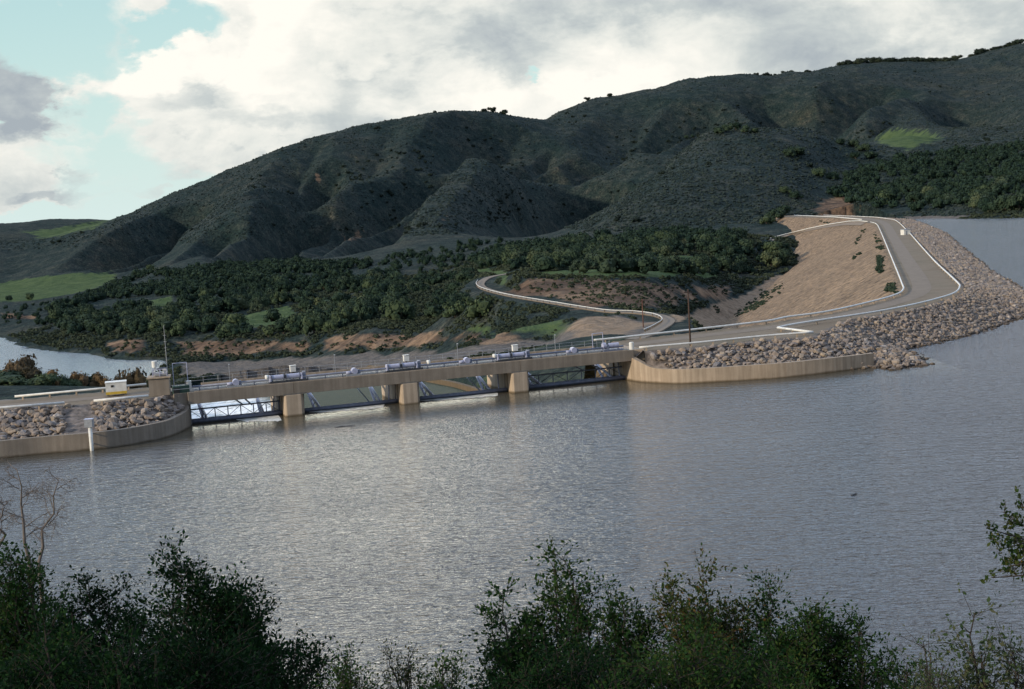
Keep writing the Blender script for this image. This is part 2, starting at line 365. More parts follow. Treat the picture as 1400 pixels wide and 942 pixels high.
    c = mixc(nt, hi, c, mixc(nt, 1.0, c, up, 'MULTIPLY'))
    # unseen sky overhead and behind the camera dimmed to deepen hill contrast
    north = mth(nt, 'MULTIPLY', mth(nt, 'SUBTRACT', Y, .15), 2.2, clamp=True)
    c = mixc(nt, north, mixc(nt, 1.0, c, (.42, .435, .46), 'MULTIPLY'), c)
    nt.links.new(c, bg.inputs[0]); bg.inputs[1].default_value = 1.05
SKY_BLOBS = dict(
    cloud=[(330, 150, 260, 60, .5), (250, 95, 180, 40, .5), (480, 80, 260, 85, .4), (700, 40, 560, 75, .5), (1100, 90, 620, 190, .4), (560, 190, 260, 90, .6),
           (14, 130, 50, 80, .4), (40, 235, 80, 36, .6), (30, 262, 110, 14, .9), (230, 185, 90, 18, .9), (180, 250, 26, 9, 1.2), (330, 210, 120, 30, 1.0), (210, 10, 90, 14, .8), (900, 0, 1000, 30, .5), (1200, -120, 1500, 100, .5), (400, -60, 300, 45, .8)],
    gap=[(135, 225, 66, 46, 1.3), (105, 150, 26, 40, 1.4), (60, 30, 100, 48, 1.0), (215, 42, 62, 28, .9), (745, 76, 16, 6, 1.8), (120, 215, 42, 34, 1.4), (150, 300, 210, 14, 1.5)],
    dark=[(8, 130, 60, 68, .9), (540, 90, 150, 60, 1.2), (900, 25, 260, 50, 1.2), (700, 55, 110, 34, 1.2), (330, 140, 120, 22, 1.4), (470, 150, 70, 60, 1.3), (1150, 40, 260, 45, 1.4), (60, 255, 50, 12, 1.2), (420, 175, 110, 22, 1.5)],
    lit=[(390, 100, 75, 60, 1.2), (290, 75, 40, 40, 1.1), (200, 90, 90, 26, 1.4), (650, 130, 110, 50, 1.4), (860, 70, 150, 50, 1.4), (520, 60, 80, 30, 1.3)],
    glow=(radians(-6.5), radians(11.5), radians(8), radians(8.5), 1.8))
setup_world()
sl = bpy.data.lights.new('sun', 'SUN'); sl.energy = 3.6; sl.angle = radians(2.0); sl.color = (1.0, .87, .70)
so = bpy.data.objects.new('sun', sl); col.objects.link(so)
so.rotation_euler = (pi / 2 - SUN_EL, 0, pi - SUN_AZ)
sc = bpy.context.scene
sc.view_settings.view_transform = 'Standard'; sc.view_settings.look = 'None'; sc.view_settings.exposure = 0
cd = bpy.data.cameras.new('camera'); cd.sensor_width = 36; cd.lens = FPX / 1400 * 36; cd.clip_end = 30000; cd.clip_start = .5
co = bpy.data.objects.new('camera', cd); col.objects.link(co)
from mathutils import Matrix
mm = Matrix(((Rv[0], Uv[0], -Fv[0], 0), (Rv[1], Uv[1], -Fv[1], 0), (Rv[2], Uv[2], -Fv[2], CH), (0, 0, 0, 1))); co.matrix_world = mm
sc.camera = co

# ------------------------------------------------------------------ dam outlines (metres)
ZC = 5.2
def PL(pts, z): return np.array([P(a, b, z) for a, b in pts])
O = P(577, 551, 0); TH = radians(19.0)
E_ = np.array([cos(TH), sin(TH), 0]); Nn = np.array([-sin(TH), cos(TH), 0])
def B(s, n, z=0.0): q = O + E_ * s + Nn * n; return np.array([q[0], q[1], z])
SL, SR = -37.6, 38.6            # abutment faces along the bridge
RAILS = {
 'low':  [(874, 475), (956, 468), (1046, 459), (1111, 454)],
 'out':  [(1063, 448), (1086, 443), (1152, 433), (1203, 425), (1249, 416), (1285, 407), (1305, 400), (1312, 392), (1307, 384), (1278, 357), (1258, 335), (1242, 317), (1226, 302), (1213, 299), (1190, 296.5), (1126, 294)],
 'in':   [(812, 465), (843, 462), (943, 451), (1046, 439), (1077, 433), (1129, 426), (1192, 412), (1226, 402), (1235, 395), (1233, 387), (1221, 357), (1203, 314), (1198, 306), (1190, 303.5)],
}
ZR = 5.9
rail_w = {k: PL(v, ZR) for k, v in RAILS.items()}
def offset(line, d):
    line = np.asarray(line, float); out = []
    for i in range(len(line)):
        t = line[min(i + 1, len(line) - 1)][:2] - line[max(i - 1, 0)][:2]; t = t / (np.linalg.norm(t) + 1e-9)
        q = line[i].copy(); q[0] += t[1] * d; q[1] -= t[0] * d; out.append(q)
    return np.array(out)
def seg_dist(px, py, line, closed=False):
    best = np.full(px.shape, 1e9); bi = np.zeros(px.shape); L = [np.asarray(p)[:2] for p in line]
    if closed: L = L + [L[0]]
    acc = 0.
    for a, b in zip(L[:-1], L[1:]):
        ab = b - a; l2 = ab @ ab + 1e-9
        t = np.clip(((px - a[0]) * ab[0] + (py - a[1]) * ab[1]) / l2, 0, 1)
        d = np.hypot(px - a[0] - t * ab[0], py - a[1] - t * ab[1])
        w = d < best; best = np.where(w, d, best); bi = np.where(w, acc + t, bi); acc += 1
    return best, bi
def inside(px, py, poly):
    c = np.zeros(px.shape, bool); n = len(poly)
    for i in range(n):
        x1, y1 = poly[i][:2]; x2, y2 = poly[(i + 1) % n][:2]
        cond = ((y1 > py) != (y2 > py)) & (px < (x2 - x1) * (py - y1) / (y2 - y1 + 1e-12) + x1)
        c ^= cond
    return c
# right embankment
up_edge = np.vstack([B(SR + 1.0, 1.5)[None, :], offset(rail_w['low'], 1.3), offset(rail_w['out'][2:], 1.6), [rail_w['out'][-1] + np.array([-10, 250, 0])]])
dn_edge = np.vstack([B(SR + 1.0, 9.5)[None, :], offset(rail_w['in'][1:], -1.3), [P(1150, 298.5, ZC)], [P(1086, 294.3, ZC) + np.array([-25, 30, 0])]])
up_edge[:, 2] = ZC; dn_edge[:, 2] = ZC
crestR = np.vstack([up_edge, dn_edge[::-1]])
wallR_px = [(846, 516), (853, 518.5), (861, 520), (876, 522.3), (894, 523.5), (926, 524.6), (969, 523), (1020, 520), (1076, 516), (1140, 509), (1195, 501.5)]
wallR = PL(wallR_px, 0)
wallR_top = [5.6, 5.3, 4.3, 3.5, 2.6, 2.45, 2.45, 2.5, 2.5, 2.5, 2.4]
shore_px = [(1195, 501.5), (1225, 505), (1262, 499), (1250, 487), (1232, 479), (1290, 467), (1340, 454), (1400, 432)]
shore = np.vstack([PL(shore_px, 0), [(128, 330, 0), (143, 352, 0), (139, 383.5, 0), P(1352, 372, 0), P(1325, 350, 0), P(1290, 318, 0), P(1262, 306, 0), P(1245, 300.5, 0), P(1235, 299, 0) + np.array([0, 200, 0])]])
foot = np.vstack([offset(wallR, -.7)[:-1], shore]); foot_z = np.array(wallR_top[:-1] + [0] * len(shore), float); foot_z[:10] -= .45; foot_z[0] = 4.6; foot_z[9] = 1.2
regR = np.vstack([up_edge, foot[::-1]])
def emb_right(x, y):
    d_up, _ = seg_dist(x, y, up_edge); d_dn, _ = seg_dist(x, y, dn_edge)
    ins = inside(x, y, crestR); reg = inside(x, y, regR)
    df, bi = seg_dist(x, y, foot); i0 = np.clip(bi.astype(int), 0, len(foot) - 2); fz = foot_z[i0] * (1 - (bi - i0)) + foot_z[np.clip(i0 + 1, 0, len(foot) - 1)] * (bi - i0)
    zu = (ZC * df + fz * d_up) / (df + d_up + 1e-6)
    zout = np.where(fz > .6, fz - 6 * df, -.3 * df - .05)
    zd = ZC - d_dn / 2.0
    z = np.where(ins, ZC, np.where(reg, zu, np.where(d_up <= d_dn, zout, zd)))
    return z, ins, reg, d_dn
# left embankment
wallL_px = [(259, 574), (261, 580), (260, 584), (247, 591), (229, 598), (198, 605), (163, 611), (117, 616), (58, 621), (0, 627), (-60, 633), (-160, 642)]
wallL = PL(wallL_px, 0); wallL_top = [5.2, 4.6, 3.0, 2.6, 2.5, 2.5, 2.5, 2.5, 2.5, 2.5, 2.5, 2.5]
railL = {'near_a': PL([(-60, 561), (0, 557.5), (88, 550.5)], ZR), 'near_b': PL([(116, 549), (128, 548), (203, 541)], ZR), 'far': PL([(20, 542), (140, 531), (200, 525)], ZR)}
nearL = [P(-200, 574, ZC), P(-60, 565.5, ZC), P(0, 562, ZC), P(90, 555, ZC), P(203, 546, ZC), B(SL - 3, 2.0, ZC), B(SL - 1, 2.0, ZC)]
farL = [P(-260, 556, ZC), P(-60, 549, ZC), P(20, 546, ZC), P(140, 535.5, ZC), P(200, 529.5, ZC), B(SL - 1, 9.5, ZC)]
nearL = np.array(nearL); farL = np.array(farL); crestL = np.vstack([nearL, farL[::-1]])
footL = offset(wallL, .7); footL_z = np.array(wallL_top) - .45
regL = np.vstack([nearL, footL])
def emb_left(x, y):
    d_up, _ = seg_dist(x, y, nearL); d_dn, _ = seg_dist(x, y, farL)
    ins = inside(x, y, crestL); reg = inside(x, y, regL)
    df, bi = seg_dist(x, y, footL); i0 = np.clip(bi.astype(int), 0, len(footL) - 2); fz = footL_z[i0] * (1 - (bi - i0)) + footL_z[i0 + 1] * (bi - i0)
    zu = (ZC * df + fz * d_up) / (df + d_up + 1e-6)
    z = np.where(ins, ZC, np.where(reg, zu, np.where(d_up <= d_dn, fz - 6 * df, ZC - d_dn / 2.0)))
    return z, ins, reg, d_dn

# ------------------------------------------------------------------ terrain heightfield
CP = []
def cp(px, py, D): q = PD(px, py, D); CP.append(q)
def cw(px, D, z):  q = PD(px, 471, D); CP.append(np.array([q[0], D, z]))
def zat(px, py, D): return PD(px, py, D)[2]
# camera hill and lake bed
for px in (-300, 0, 350, 700, 1050, 1400, 1700):
    cw(px, 6, 26.5); cw(px, 10, 25); cw(px, 16, 22.5); cw(px, 28, 17); cw(px, 45, 8); cw(px, 62, -1); cw(px, 90, -10); cw(px, 150, -14)
    if px < 1300: cw(px, 205, -14)
for px in (300, 450, 600, 750): cw(px, 235, -12)
for px, D in ((1000, 270), (1150, 290), (1350, 330), (1450, 400), (1600, 300), (1450, 600), (1600, 600), (1400, 800), (1600, 900), (1340, 640)): cw(px, D, -16)
for px, D in ((1320, 900), (1500, 950), (1650, 1000)): cw(px, D, -10)
# far right bank
for px, py, D in ((1235, 299, 1190), (1300, 298, 1130), (1400, 297, 1050), (1550, 296, 980)): cp(px, py, D)
for px, py, D in ((1200, 270, 1400), (1280, 268, 1350), (1350, 262, 1300), (1400, 258, 1250), (1550, 240, 1250),
                  (1200, 235, 1650), (1290, 230, 1650), (1380, 225, 1600), (1240, 180, 1950), (1195, 190, 1900), (1290, 192, 2000), (1350, 193, 2100), (1400, 188, 2100),
                  (1240, 188, 2300), (1150, 285, 1330)): cp(px, py, D)
# dam abutment far end + middle hill
for px, py, D in ((1130, 284, 1420), (1100, 290, 1400), (1060, 300, 1300), (1140, 272, 1500),
                  (1000, 305, 1300), (900, 318, 1250), (820, 322, 1250),
                  (1080, 255, 1500), (1000, 262, 1450), (900, 275, 1400),
                  (1000, 200, 1700), (1080, 190, 1750), (1130, 215, 1750), (1180, 240, 1700), (950, 210, 1700), (900, 240, 1620), (850, 275, 1520), (790, 318, 1400),
                  (1010, 180, 1850), (1090, 178, 1900), (960, 188, 1850), (1150, 195, 2000)): cp(px, py, D)
cw(1000, 2150, 8); cw(1100, 2200, 18); cw(900, 2000, 0); cw(1180, 2150, 30)
# skyline
sky_pts = [(-200, 345, 2300), (-60, 335, 2300), (60, 335, 2350), (130, 305, 2450), (175, 292, 2550), (230, 270, 2600), (300, 240, 2700), (370, 208, 2750), (420, 190, 2800), (500, 170, 2850), (560, 157, 2850),
           (640, 153, 2950), (690, 153, 3050), (735, 164, 3250), (790, 142, 3500), (850, 130, 3600), (930, 112, 3700), (990, 105, 3800), (1050, 111, 3900),
           (1110, 106, 4000), (1160, 94, 4050), (1250, 90, 4100), (1310, 88, 4150), (1350, 76, 4200), (1400, 66, 4200), (1550, 50, 4200), (1700, 60, 4200)]
for px, py, D in sky_pts:
    cp(px, py, D); cw(px, D * 1.22, max(-20, zat(px, py, D) * .45 - 10)); cw(px, D * 1.6, -30)
# left mountain slopes: spur crests (near) and gullies (far)
for px, py, D in ((150, 345, 2150), (100, 365, 2080),
                  (200, 318, 2250), (250, 345, 2000), (225, 366, 1820),
                  (262, 300, 2380), (215, 335, 2200),                       # gully
                  (320, 270, 2330), (380, 265, 2230), (340, 285, 2120), (300, 318, 1960), (265, 352, 1760),
                  (430, 262, 2350), (395, 290, 2200), (350, 325, 2000), (320, 355, 1760),   # gully
                  (480, 225, 2500), (520, 262, 2250), (470, 300, 2050), (430, 332, 1850), (405, 356, 1640),
                  (560, 250, 2330), (520, 290, 2150), (480, 325, 1900),     # gully
                  (600, 195, 2650), (655, 217, 2250), (615, 235, 2120), (575, 268, 1960), (530, 308, 1780), (500, 340, 1580),
                  (700, 240, 2230), (690, 270, 2000), (680, 300, 1750), (640, 325, 1550),
                  (740, 195, 2850), (760, 245, 2600), (800, 262, 2450), (770, 290, 2150), (735, 318, 1700),     # deep valley
                  (780, 185, 2950), (850, 165, 3150), (830, 215, 2700), (870, 205, 2600), (930, 175, 2800), (1000, 140, 3200),
                  (880, 240, 2350), (810, 238, 2550),
                  (1060, 160, 3100), (1090, 185, 2800), (1110, 180, 2900), (1140, 160, 2900), (1190, 138, 3050), (1240, 125, 3200),
                  (1290, 160, 2900), (1330, 150, 3100), (1380, 165, 2800), (1300, 115, 3500), (1400, 110, 3400)): cp(px, py, D)
# mountain foot
for px, py, D in ((0, 372, 2200), (75, 392, 1900), (150, 376, 2000), (0, 405, 1750), (120, 408, 1500), (-150, 385, 2100), (-150, 415, 1700),
                  (200, 385, 1600), (300, 368, 1600), (400, 362, 1550), (500, 350, 1450), (600, 340, 1380), (700, 330, 1300), (780, 325, 1250)): cp(px, py, D)
# far left beyond the mountain
for px, py, D in ((-200, 308, 4200), (0, 314, 4200), (60, 308, 4300), (120, 300, 4400), (60, 330, 3300), (0, 335, 3200)): cp(px, py, D)
# wooded shelf and bluffs above the outlet channel
for px, py, D in ((30, 420, 1350), (100, 432, 1200), (200, 430, 1130), (300, 410, 1200), (380, 435, 980), (420, 410, 1100), (500, 400, 1080), (600, 378, 1130), (560, 420, 860), (480, 440, 830),
                  (640, 435, 720), (700, 355, 1000), (850, 345, 1000), (930, 356, 900), (1020, 350, 950), (780, 365, 800), (880, 372, 780),
                  (250, 462, 900), (330, 462, 850), (420, 458, 780), (500, 455, 700), (600, 452, 620), (690, 448, 550), (160, 462, 950)): cp(px, py, D)
for px, py, D in ((200, 488, 870), (260, 490, 840), (330, 490, 800), (420, 486, 740), (500, 482, 670), (600, 476, 590), (690, 470, 510), (760, 465, 430)): cp(px, py, D)
# slope beside the chute
for px, py, D in ((330, 505, 600), (420, 500, 520), (520, 495, 460), (620, 487, 420), (720, 478, 370), (800, 470, 330), (250, 503, 700)): cp(px, py, D)
for px, D, z in ((420, 330, -13), (520, 310, -10), (600, 300, -8), (680, 296, -6.5), (760, 292, -4), (330, 330, -15), (300, 420, -26), (820, 300, 0), (260, 300, -6)): cw(px, D, z)
# road bench and cut slope
for px, py, D in ((880, 458, 330), (915, 436, 440), (870, 427, 470), (830, 426, 480), (760, 415, 520), (700, 404, 580), (660, 393, 640), (665, 383, 690), (690, 376, 760),
                  (840, 451, 400), (780, 447, 430), (700, 428, 500), (870, 442, 430),
                  (720, 379, 700), (800, 377, 680), (880, 376, 700), (950, 384, 740), (900, 412, 580), (820, 405, 560), (740, 398, 590)): cp(px, py, D)
# foot of the downstream face
for px, py, D in ((940, 425, 660), (970, 416, 720), (1000, 412, 760), (1040, 392, 830), (1078, 368, 920), (1085, 350, 980), (1060, 330, 1100), (1000, 385, 850), (1030, 365, 930)): cp(px, py, D)
for px, D, z in ((1000, 450, -30), (1050, 550, -38), (1100, 700, -40), (1150, 900, -30), (1060, 380, -22), (960, 330, -12), (1200, 1150, -12), (1120, 1000, -27), (1180, 600, -30)): cw(px, D, z)
# river and its near bank
for px, D, z in ((0, 1000, -53), (100, 900, -54), (200, 800, -54), (-100, 900, -54), (50, 700, -54), (150, 640, -52), (-100, 700, -52), (-20, 1100, -53), (260, 720, -44),
                 (0, 500, -24), (100, 480, -24), (200, 450, -22), (-150, 480, -18), (0, 350, -7), (120, 320, -5), (220, 300, -5), (0, 262, 0), (200, 262, 0), (-200, 262, 0), (-200, 400, -5)): cw(px, D, z)
for px, D, z in ((0, 1210, -46), (60, 1060, -46), (115, 965, -46), (195, 880, -46), (-80, 1290, -45), (30, 1130, -47), (230, 800, -46)): cw(px, D, z)
for px in (-200, 0, 150, 400, 800, 1200, 1600):
    cw(px, 6800, -20); cw(px, 8500, -60)
for px in (-200, -60, 60): cw(px, 5300, 10)
CP = np.array(CP)
def to_uv(x, y): return np.stack([np.arctan2(x, y) * 2.2, np.log(np.maximum(np.hypot(x, y), 1))], -1)
CU = to_uv(CP[:, 0], CP[:, 1])
def tps_phi(r2): return .5 * r2 * np.log(r2 + 1e-12)
_n = len(CP); A_ = np.zeros((_n + 3, _n + 3)); d2 = ((CU[:, None] - CU[None]) ** 2).sum(-1); A_[:_n, :_n] = tps_phi(d2) + np.eye(_n) * 4e-5
A_[:_n, _n] = 1; A_[:_n, _n + 1:] = CU; A_[_n, :_n] = 1; A_[_n + 1:, :_n] = CU.T
W_ = np.linalg.solve(A_, np.concatenate([CP[:, 2], [0, 0, 0]]))
def tps(x, y):
    uv = to_uv(x.ravel(), y.ravel()); out = np.empty(len(uv))
    for i in range(0, len(uv), 20000):
        q = uv[i:i + 20000]; r2 = ((q[:, None] - CU[None]) ** 2).sum(-1)
        out[i:i + 20000] = tps_phi(r2) @ W_[:_n] + W_[_n] + q @ W_[_n + 1:]
    return out.reshape(x.shape)
AZ0, AZ1, D0, D1, NA, ND = radians(-27), radians(27), 7.0, 8500.0, 760, 1350
c_a, c_d = 191, 340
ga = np.linspace(AZ0, AZ1, c_a); gl = np.linspace(math.log(D0), math.log(D1), c_d)
GA, GL = np.meshgrid(ga, gl, indexing='ij'); coarse = tps(np.exp(GL) * np.sin(GA), np.exp(GL) * np.cos(GA))
GULLY_PX = [
 ([(120, 360), (149, 340), (177, 323), (208, 308), (246, 290), (280, 277)], 22, 85), ([(168, 366), (194, 346), (214, 326), (243, 308), (268, 289), (286, 283)], 24, 85),
 ([(260, 351), (280, 329), (303, 311), (320, 297)], 20, 70), ([(349, 263), (394, 260), (423, 254), (443, 226), (477, 203)], 26, 110),
 ([(331, 357), (357, 334), (377, 317), (400, 303), (428, 291), (457, 274)], 28, 90), ([(394, 357), (417, 337), (443, 317), (474, 300), (500, 277), (520, 263)], 24, 85),
 ([(450, 316), (492, 286), (521, 264), (556, 243), (601, 220), (624, 209)], 38, 120), ([(492, 342), (514, 316), (540, 291), (572, 259), (591, 242), (611, 223)], 26, 85),
 ([(759, 322), (784, 300), (813, 274), (839, 250), (868, 230)], 55, 170), ([(765, 307), (749, 291), (726, 271), (707, 249), (681, 236)], 24, 90),
 ([(669, 217), (723, 230), (771, 234), (800, 234), (829, 210), (861, 202), (900, 183)], 34, 120), ([(595, 206), (630, 191), (675, 178), (730, 170)], 30, 140),
 ([(723, 223), (739, 204), (765, 188)], 22, 100), ([(850, 203), (889, 174), (929, 158), (960, 146), (980, 131)], 38, 150),
 ([(1100, 174), (1086, 152), (1062, 136), (1039, 117)], 36, 150), ([(1105, 172), (1133, 148), (1160, 129), (1196, 117), (1219, 109)], 40, 150),
 ([(936, 190), (980, 184), (1039, 174), (1105, 177), (1149, 181), (1188, 193), (1223, 219)], 40, 150), ([(1361, 168), (1314, 148), (1294, 129)], 36, 150),
 ([(1188, 168), (1204, 156), (1243, 140)], 20, 110), ([(430, 200), (400, 235), (380, 252)], 16, 110), ([(530, 172), (505, 215), (480, 250)], 16, 130) , ([(880, 150), (850, 180), (800, 205)], 20, 120) ]
def _tps_hit(px, py, dmin=900):
    Ds = np.exp(np.linspace(math.log(dmin), math.log(4600), 260)); d = ray(px, py); t = Ds / d[1]; x = d[0] * t; z = CH + d[2] * t; tz = base_z(x, Ds); k = np.argmax(tz > z)
    if not (tz > z).any(): k = int(np.argmin(z - tz))
    return np.array([x[k], Ds[k], tz[k]])
GULLIES = None
def carve(x, y):
    global GULLIES
    if GULLIES is None:
        GULLIES = []
        for pts, dep, w in GULLY_PX:
            mp = np.mean([q_[0] for q_ in pts]); my = np.mean([q_[1] for q_ in pts]); dm = 2150 if (mp > 850 and my < 205) else 1700 if pts[0] == (759, 322) else 900; L = np.array([_tps_hit(a, b, dm) for a, b in pts]); GULLIES.append((L, dep, w))
    out = np.zeros(x.shape); wx = x + 9 * fbm(x / 60, y / 60, 3, 61); wy = y + 9 * fbm(x / 70, y / 70, 3, 63)
    for L, dep, w in GULLIES:
        m = (x > L[:, 0].min() - 2 * w) & (x < L[:, 0].max() + 2 * w) & (y > L[:, 1].min() - 2 * w) & (y < L[:, 1].max() + 2 * w)
        if not m.any(): continue
        d, bi = seg_dist(wx[m], wy[m], L); e = np.clip(bi / 1.2, 0, 1) * .5 + .5; ww = .60 * w if w < 115 else .85 * w; t = np.clip(1 - d / ww, 0, 1)
        e = e * np.clip((len(L) - 1 - bi) / 1.0, .15, 1); v = dep * (2.6 if w < 115 else 2.9) * t ** 1.15 * e; cur = out[m]; out[m] = np.maximum(cur, v) + .25 * np.minimum(cur, v)
    return out
def relief(x, y, z):
    D = np.hypot(x, y)
    # eroded spurs and gullies on the mountains, small relief elsewhere
    m = np.clip((z - 5) / 90, 0, 1) * np.clip((D - 1250) / 500, 0, 1)
    wx = x + 90 * fbm(x / 300, y / 300, 3, 5); wy = y + 90 * fbm(x / 300, y / 300, 3, 9)
    rg = 1 - np.abs(fbm(wx / 170, wy / 360, 4, 21)) * 2.6
    r = m * (7 * (rg - .6) + 3.0 * fbm(x / 60, y / 60, 3, 3)) - carve(x, y)
    far = np.clip((D - 420) / 400, 0, 1)
    r = r + far * (1.4 * fbm(x / 40, y / 40, 4, 31) + .8 * fbm(x / 9, y / 9, 2, 37))
    bl = np.clip((-18 - z) / 6, 0, 1) * np.clip((D - 500) / 80, 0, 1) * np.clip((-z - 5) / 5, 0, 1)
    r = r + bl * 1.5 * fbm(x / 14, y / 14, 3, 41) * np.clip((z + 52) / 4, 0, 1)
    return r
def base_z(x, y):
    u = (np.arctan2(x, y) - AZ0) / (AZ1 - AZ0) * (c_a - 1); v = (np.log(np.maximum(np.hypot(x, y), D0)) - math.log(D0)) / (math.log(D1) - math.log(D0)) * (c_d - 1)
    u = np.clip(u, 0, c_a - 1.001); v = np.clip(v, 0, c_d - 1.001); i = u.astype(int); j = v.astype(int); fu = u - i; fv = v - j
    return (coarse[i, j] * (1 - fu) + coarse[i + 1, j] * fu) * (1 - fv) + (coarse[i, j + 1] * (1 - fu) + coarse[i + 1, j + 1] * fu) * fv
ROAD_PX = [(866, 463.5, 290), (884, 457, 335), (905, 446.5, 385), (914, 438, 435), (901, 431, 465), (870, 427, 480), (830, 425, 492), (760, 414, 535), (700, 404, 590), (668, 396, 635), (657, 390, 662), (660, 383.5, 700), (672, 378, 745), (700, 373, 800)]
def smooth(pts, k=6):
    pts = [np.array(p, float) for p in pts]; out = []
    for i in range(len(pts) - 1):
        p0 = pts[max(i - 1, 0)]; p1 = pts[i]; p2 = pts[i + 1]; p3 = pts[min(i + 2, len(pts) - 1)]
        for j in range(k):
            t = j / k; out.append(.5 * ((2 * p1) + (-p0 + p2) * t + (2 * p0 - 5 * p1 + 4 * p2 - p3) * t * t + (-p0 + 3 * p1 - 3 * p2 + p3) * t ** 3))
    out.append(pts[-1]); return np.array(out)
arp = smooth([PD(*q) for q in ROAD_PX], 6)
def road_blend(x, y, z):
    m = (x > arp[:, 0].min() - 60) & (x < arp[:, 0].max() + 30) & (y > arp[:, 1].min() - 60) & (y < arp[:, 1].max() + 30)
    if not m.any(): return z
    d, bi = seg_dist(x[m], y[m], arp); i0 = np.clip(bi.astype(int), 0, len(arp) - 2); rz = arp[i0, 2] * (1 - (bi - i0)) + arp[i0 + 1, 2] * (bi - i0)
    k = np.clip((16 - d) / 10, 0, 1); k = k * k * (3 - 2 * k); ry = arp[i0, 1] * (1 - (bi - i0)) + arp[i0 + 1, 1] * (bi - i0); z = z.copy()
    cap = np.where((y[m] < ry) & (d < 170) & (bi > 9) & (bi < 60), rz - .5 - .092 * d, 999); zz = np.minimum(z[m], cap); z[m] = zz * (1 - k) + (rz - .35) * k; return z
def ter_z(x, y):
    x = np.asarray(x, float); y = np.asarray(y, float)
    z = base_z(x, y); z = z + relief(x, y, z); z = road_blend(x, y, z)
    # spillway chute cut below the gates
    q0 = x - O[0]; q1 = y - O[1]; s = q0 * E_[0] + q1 * E_[1]; n = q0 * Nn[0] + q1 * Nn[1]
    fl = chute_z(n); cut = (s > SL - 2) & (s < SR + 2) & (n > -2) & (n < 330)
    z = np.where(cut, np.minimum(z, fl - 1.0), z)
    bank = (s >= SR + 1) & (s < SR + 40) & (n > 8) & (n < 330); wt = np.interp(n, [9, 13, 16, 19, 24, 32, 110, 200, 330], [4.0, 2.8, .7, -3.3, -8.3, -10.1, -11.6, -15.3, -46.3])
    z = np.where(bank, np.minimum(z, wt + (s - SR - 1) * .45), z)
    z = np.array(z, float); near = (y < 1360) & (y > 180) & (x > -140) & (x < 430)
    if near.any():
        xn, yn, zn = x[near], y[near], z[near]; zr = emb_right(xn, yn); zl = emb_left(xn, yn)
        zn = np.where(zr[1] | zr[2], np.minimum(zn, zr[0] - 1.2), zn)
        zn = np.where(zl[1] | zl[2], np.minimum(zn, zl[0] - 1.2), zn)
        zn = np.where((zr[3] < 12) & ~zr[1] & (zr[0] > -20), np.minimum(zn, zr[0] - .6), zn)
        z[near] = zn
    return z
def chute_z(n): return np.where(n < 3, -9.0, np.interp(n, [3, 16, 110, 200, 330], [-8.5, -11, -12.8, -17, -50.5]))
ga = np.linspace(AZ0, AZ1, NA)
gl = np.concatenate([np.linspace(math.log(D0), math.log(500), 420, endpoint=False), np.linspace(math.log(500), math.log(4600), 900, endpoint=False), np.linspace(math.log(4600), math.log(D1), 30)])
ND = len(gl)
GA, GL = np.meshgrid(ga, gl, indexing='ij'); TX = np.exp(GL) * np.sin(GA); TY = np.exp(GL) * np.cos(GA)
TZ = ter_z(TX, TY)
idx = np.arange(NA * ND).reshape(NA, ND); tf = np.stack([idx[:-1, :-1], idx[1:, :-1], idx[1:, 1:], idx[:-1, 1:]], -1).reshape(-1, 4)
me = np_mesh('hills', np.stack([TX, TY, TZ], -1).reshape(-1, 3), tf, M['terrain'], None, True)
# land cover painted in ground coordinates
def hitpoint(px, py, D0_=250., D1_=6000.):
    """ground point seen along a direction (first crossing of the terrain)"""
    Ds = np.exp(np.linspace(math.log(D0_), math.log(D1_), 500)); d = ray(px, py); t = Ds / d[1]
    x = d[0] * t; y = Ds; z = CH + d[2] * t; tz = base_z(x, y) + relief(x, y, base_z(x, y)); k = np.argmax(tz > z)
    if not (tz > z).any(): k = len(Ds) - 1
    return np.array([x[k], y[k], tz[k]])
def poly_mask(pxpoly, soft, D0_=250., dens=6):
    pts = []
    n = len(pxpoly)
    for i in range(n):
        a = pxpoly[i]; b = pxpoly[(i + 1) % n]
        for k in range(dens): pts.append(hitpoint(a[0] + (b[0] - a[0]) * k / dens, a[1] + (b[1] - a[1]) * k / dens, D0_))
    poly = np.array(pts); q = soft + 2; m = (TX > poly[:, 0].min() - q) & (TX < poly[:, 0].max() + q) & (TY > poly[:, 1].min() - q) & (TY < poly[:, 1].max() + q)
    out = np.zeros_like(TX); xm, ym = TX[m], TY[m]
    if xm.size == 0: return out
    ins = inside(xm, ym, poly); d, _ = seg_dist(xm, ym, poly, True)
    out[m] = np.clip(.5 + np.where(ins, d, -d) / soft, 0, 1); return out
grass = np.zeros_like(TX); soil = np.zeros_like(TX); grav = np.zeros_like(TX)
for pl, sf in (([(-40, 394), (60, 378), (150, 372), (160, 384), (110, 400), (40, 412), (-40, 414)], 25),
               ([(300, 438), (330, 432), (395, 418), (420, 440), (360, 448), (310, 446)], 14),
               ([(910, 350), (960, 350), (985, 358), (950, 364), (915, 363)], 14),
               ([(1200, 186), (1225, 180), (1265, 180), (1290, 190), (1240, 205), (1205, 196)], 40),
               ([(690, 444), (735, 437), (785, 444), (765, 456), (715, 457)], 16),
               ([(200, 412), (235, 405), (235, 420), (205, 422)], 10),
               ([(30, 318), (90, 312), (150, 300), (130, 312), (60, 326)], 80),
               ([(640, 366), (700, 372), (690, 378), (650, 374)], 8),
               ([(730, 372), (880, 366), (1000, 378), (960, 382), (740, 378)], 8),
               ([(640, 452), (700, 446), (705, 450), (650, 456)], 8)):
    grass = np.maximum(grass, poly_mask(pl, sf))
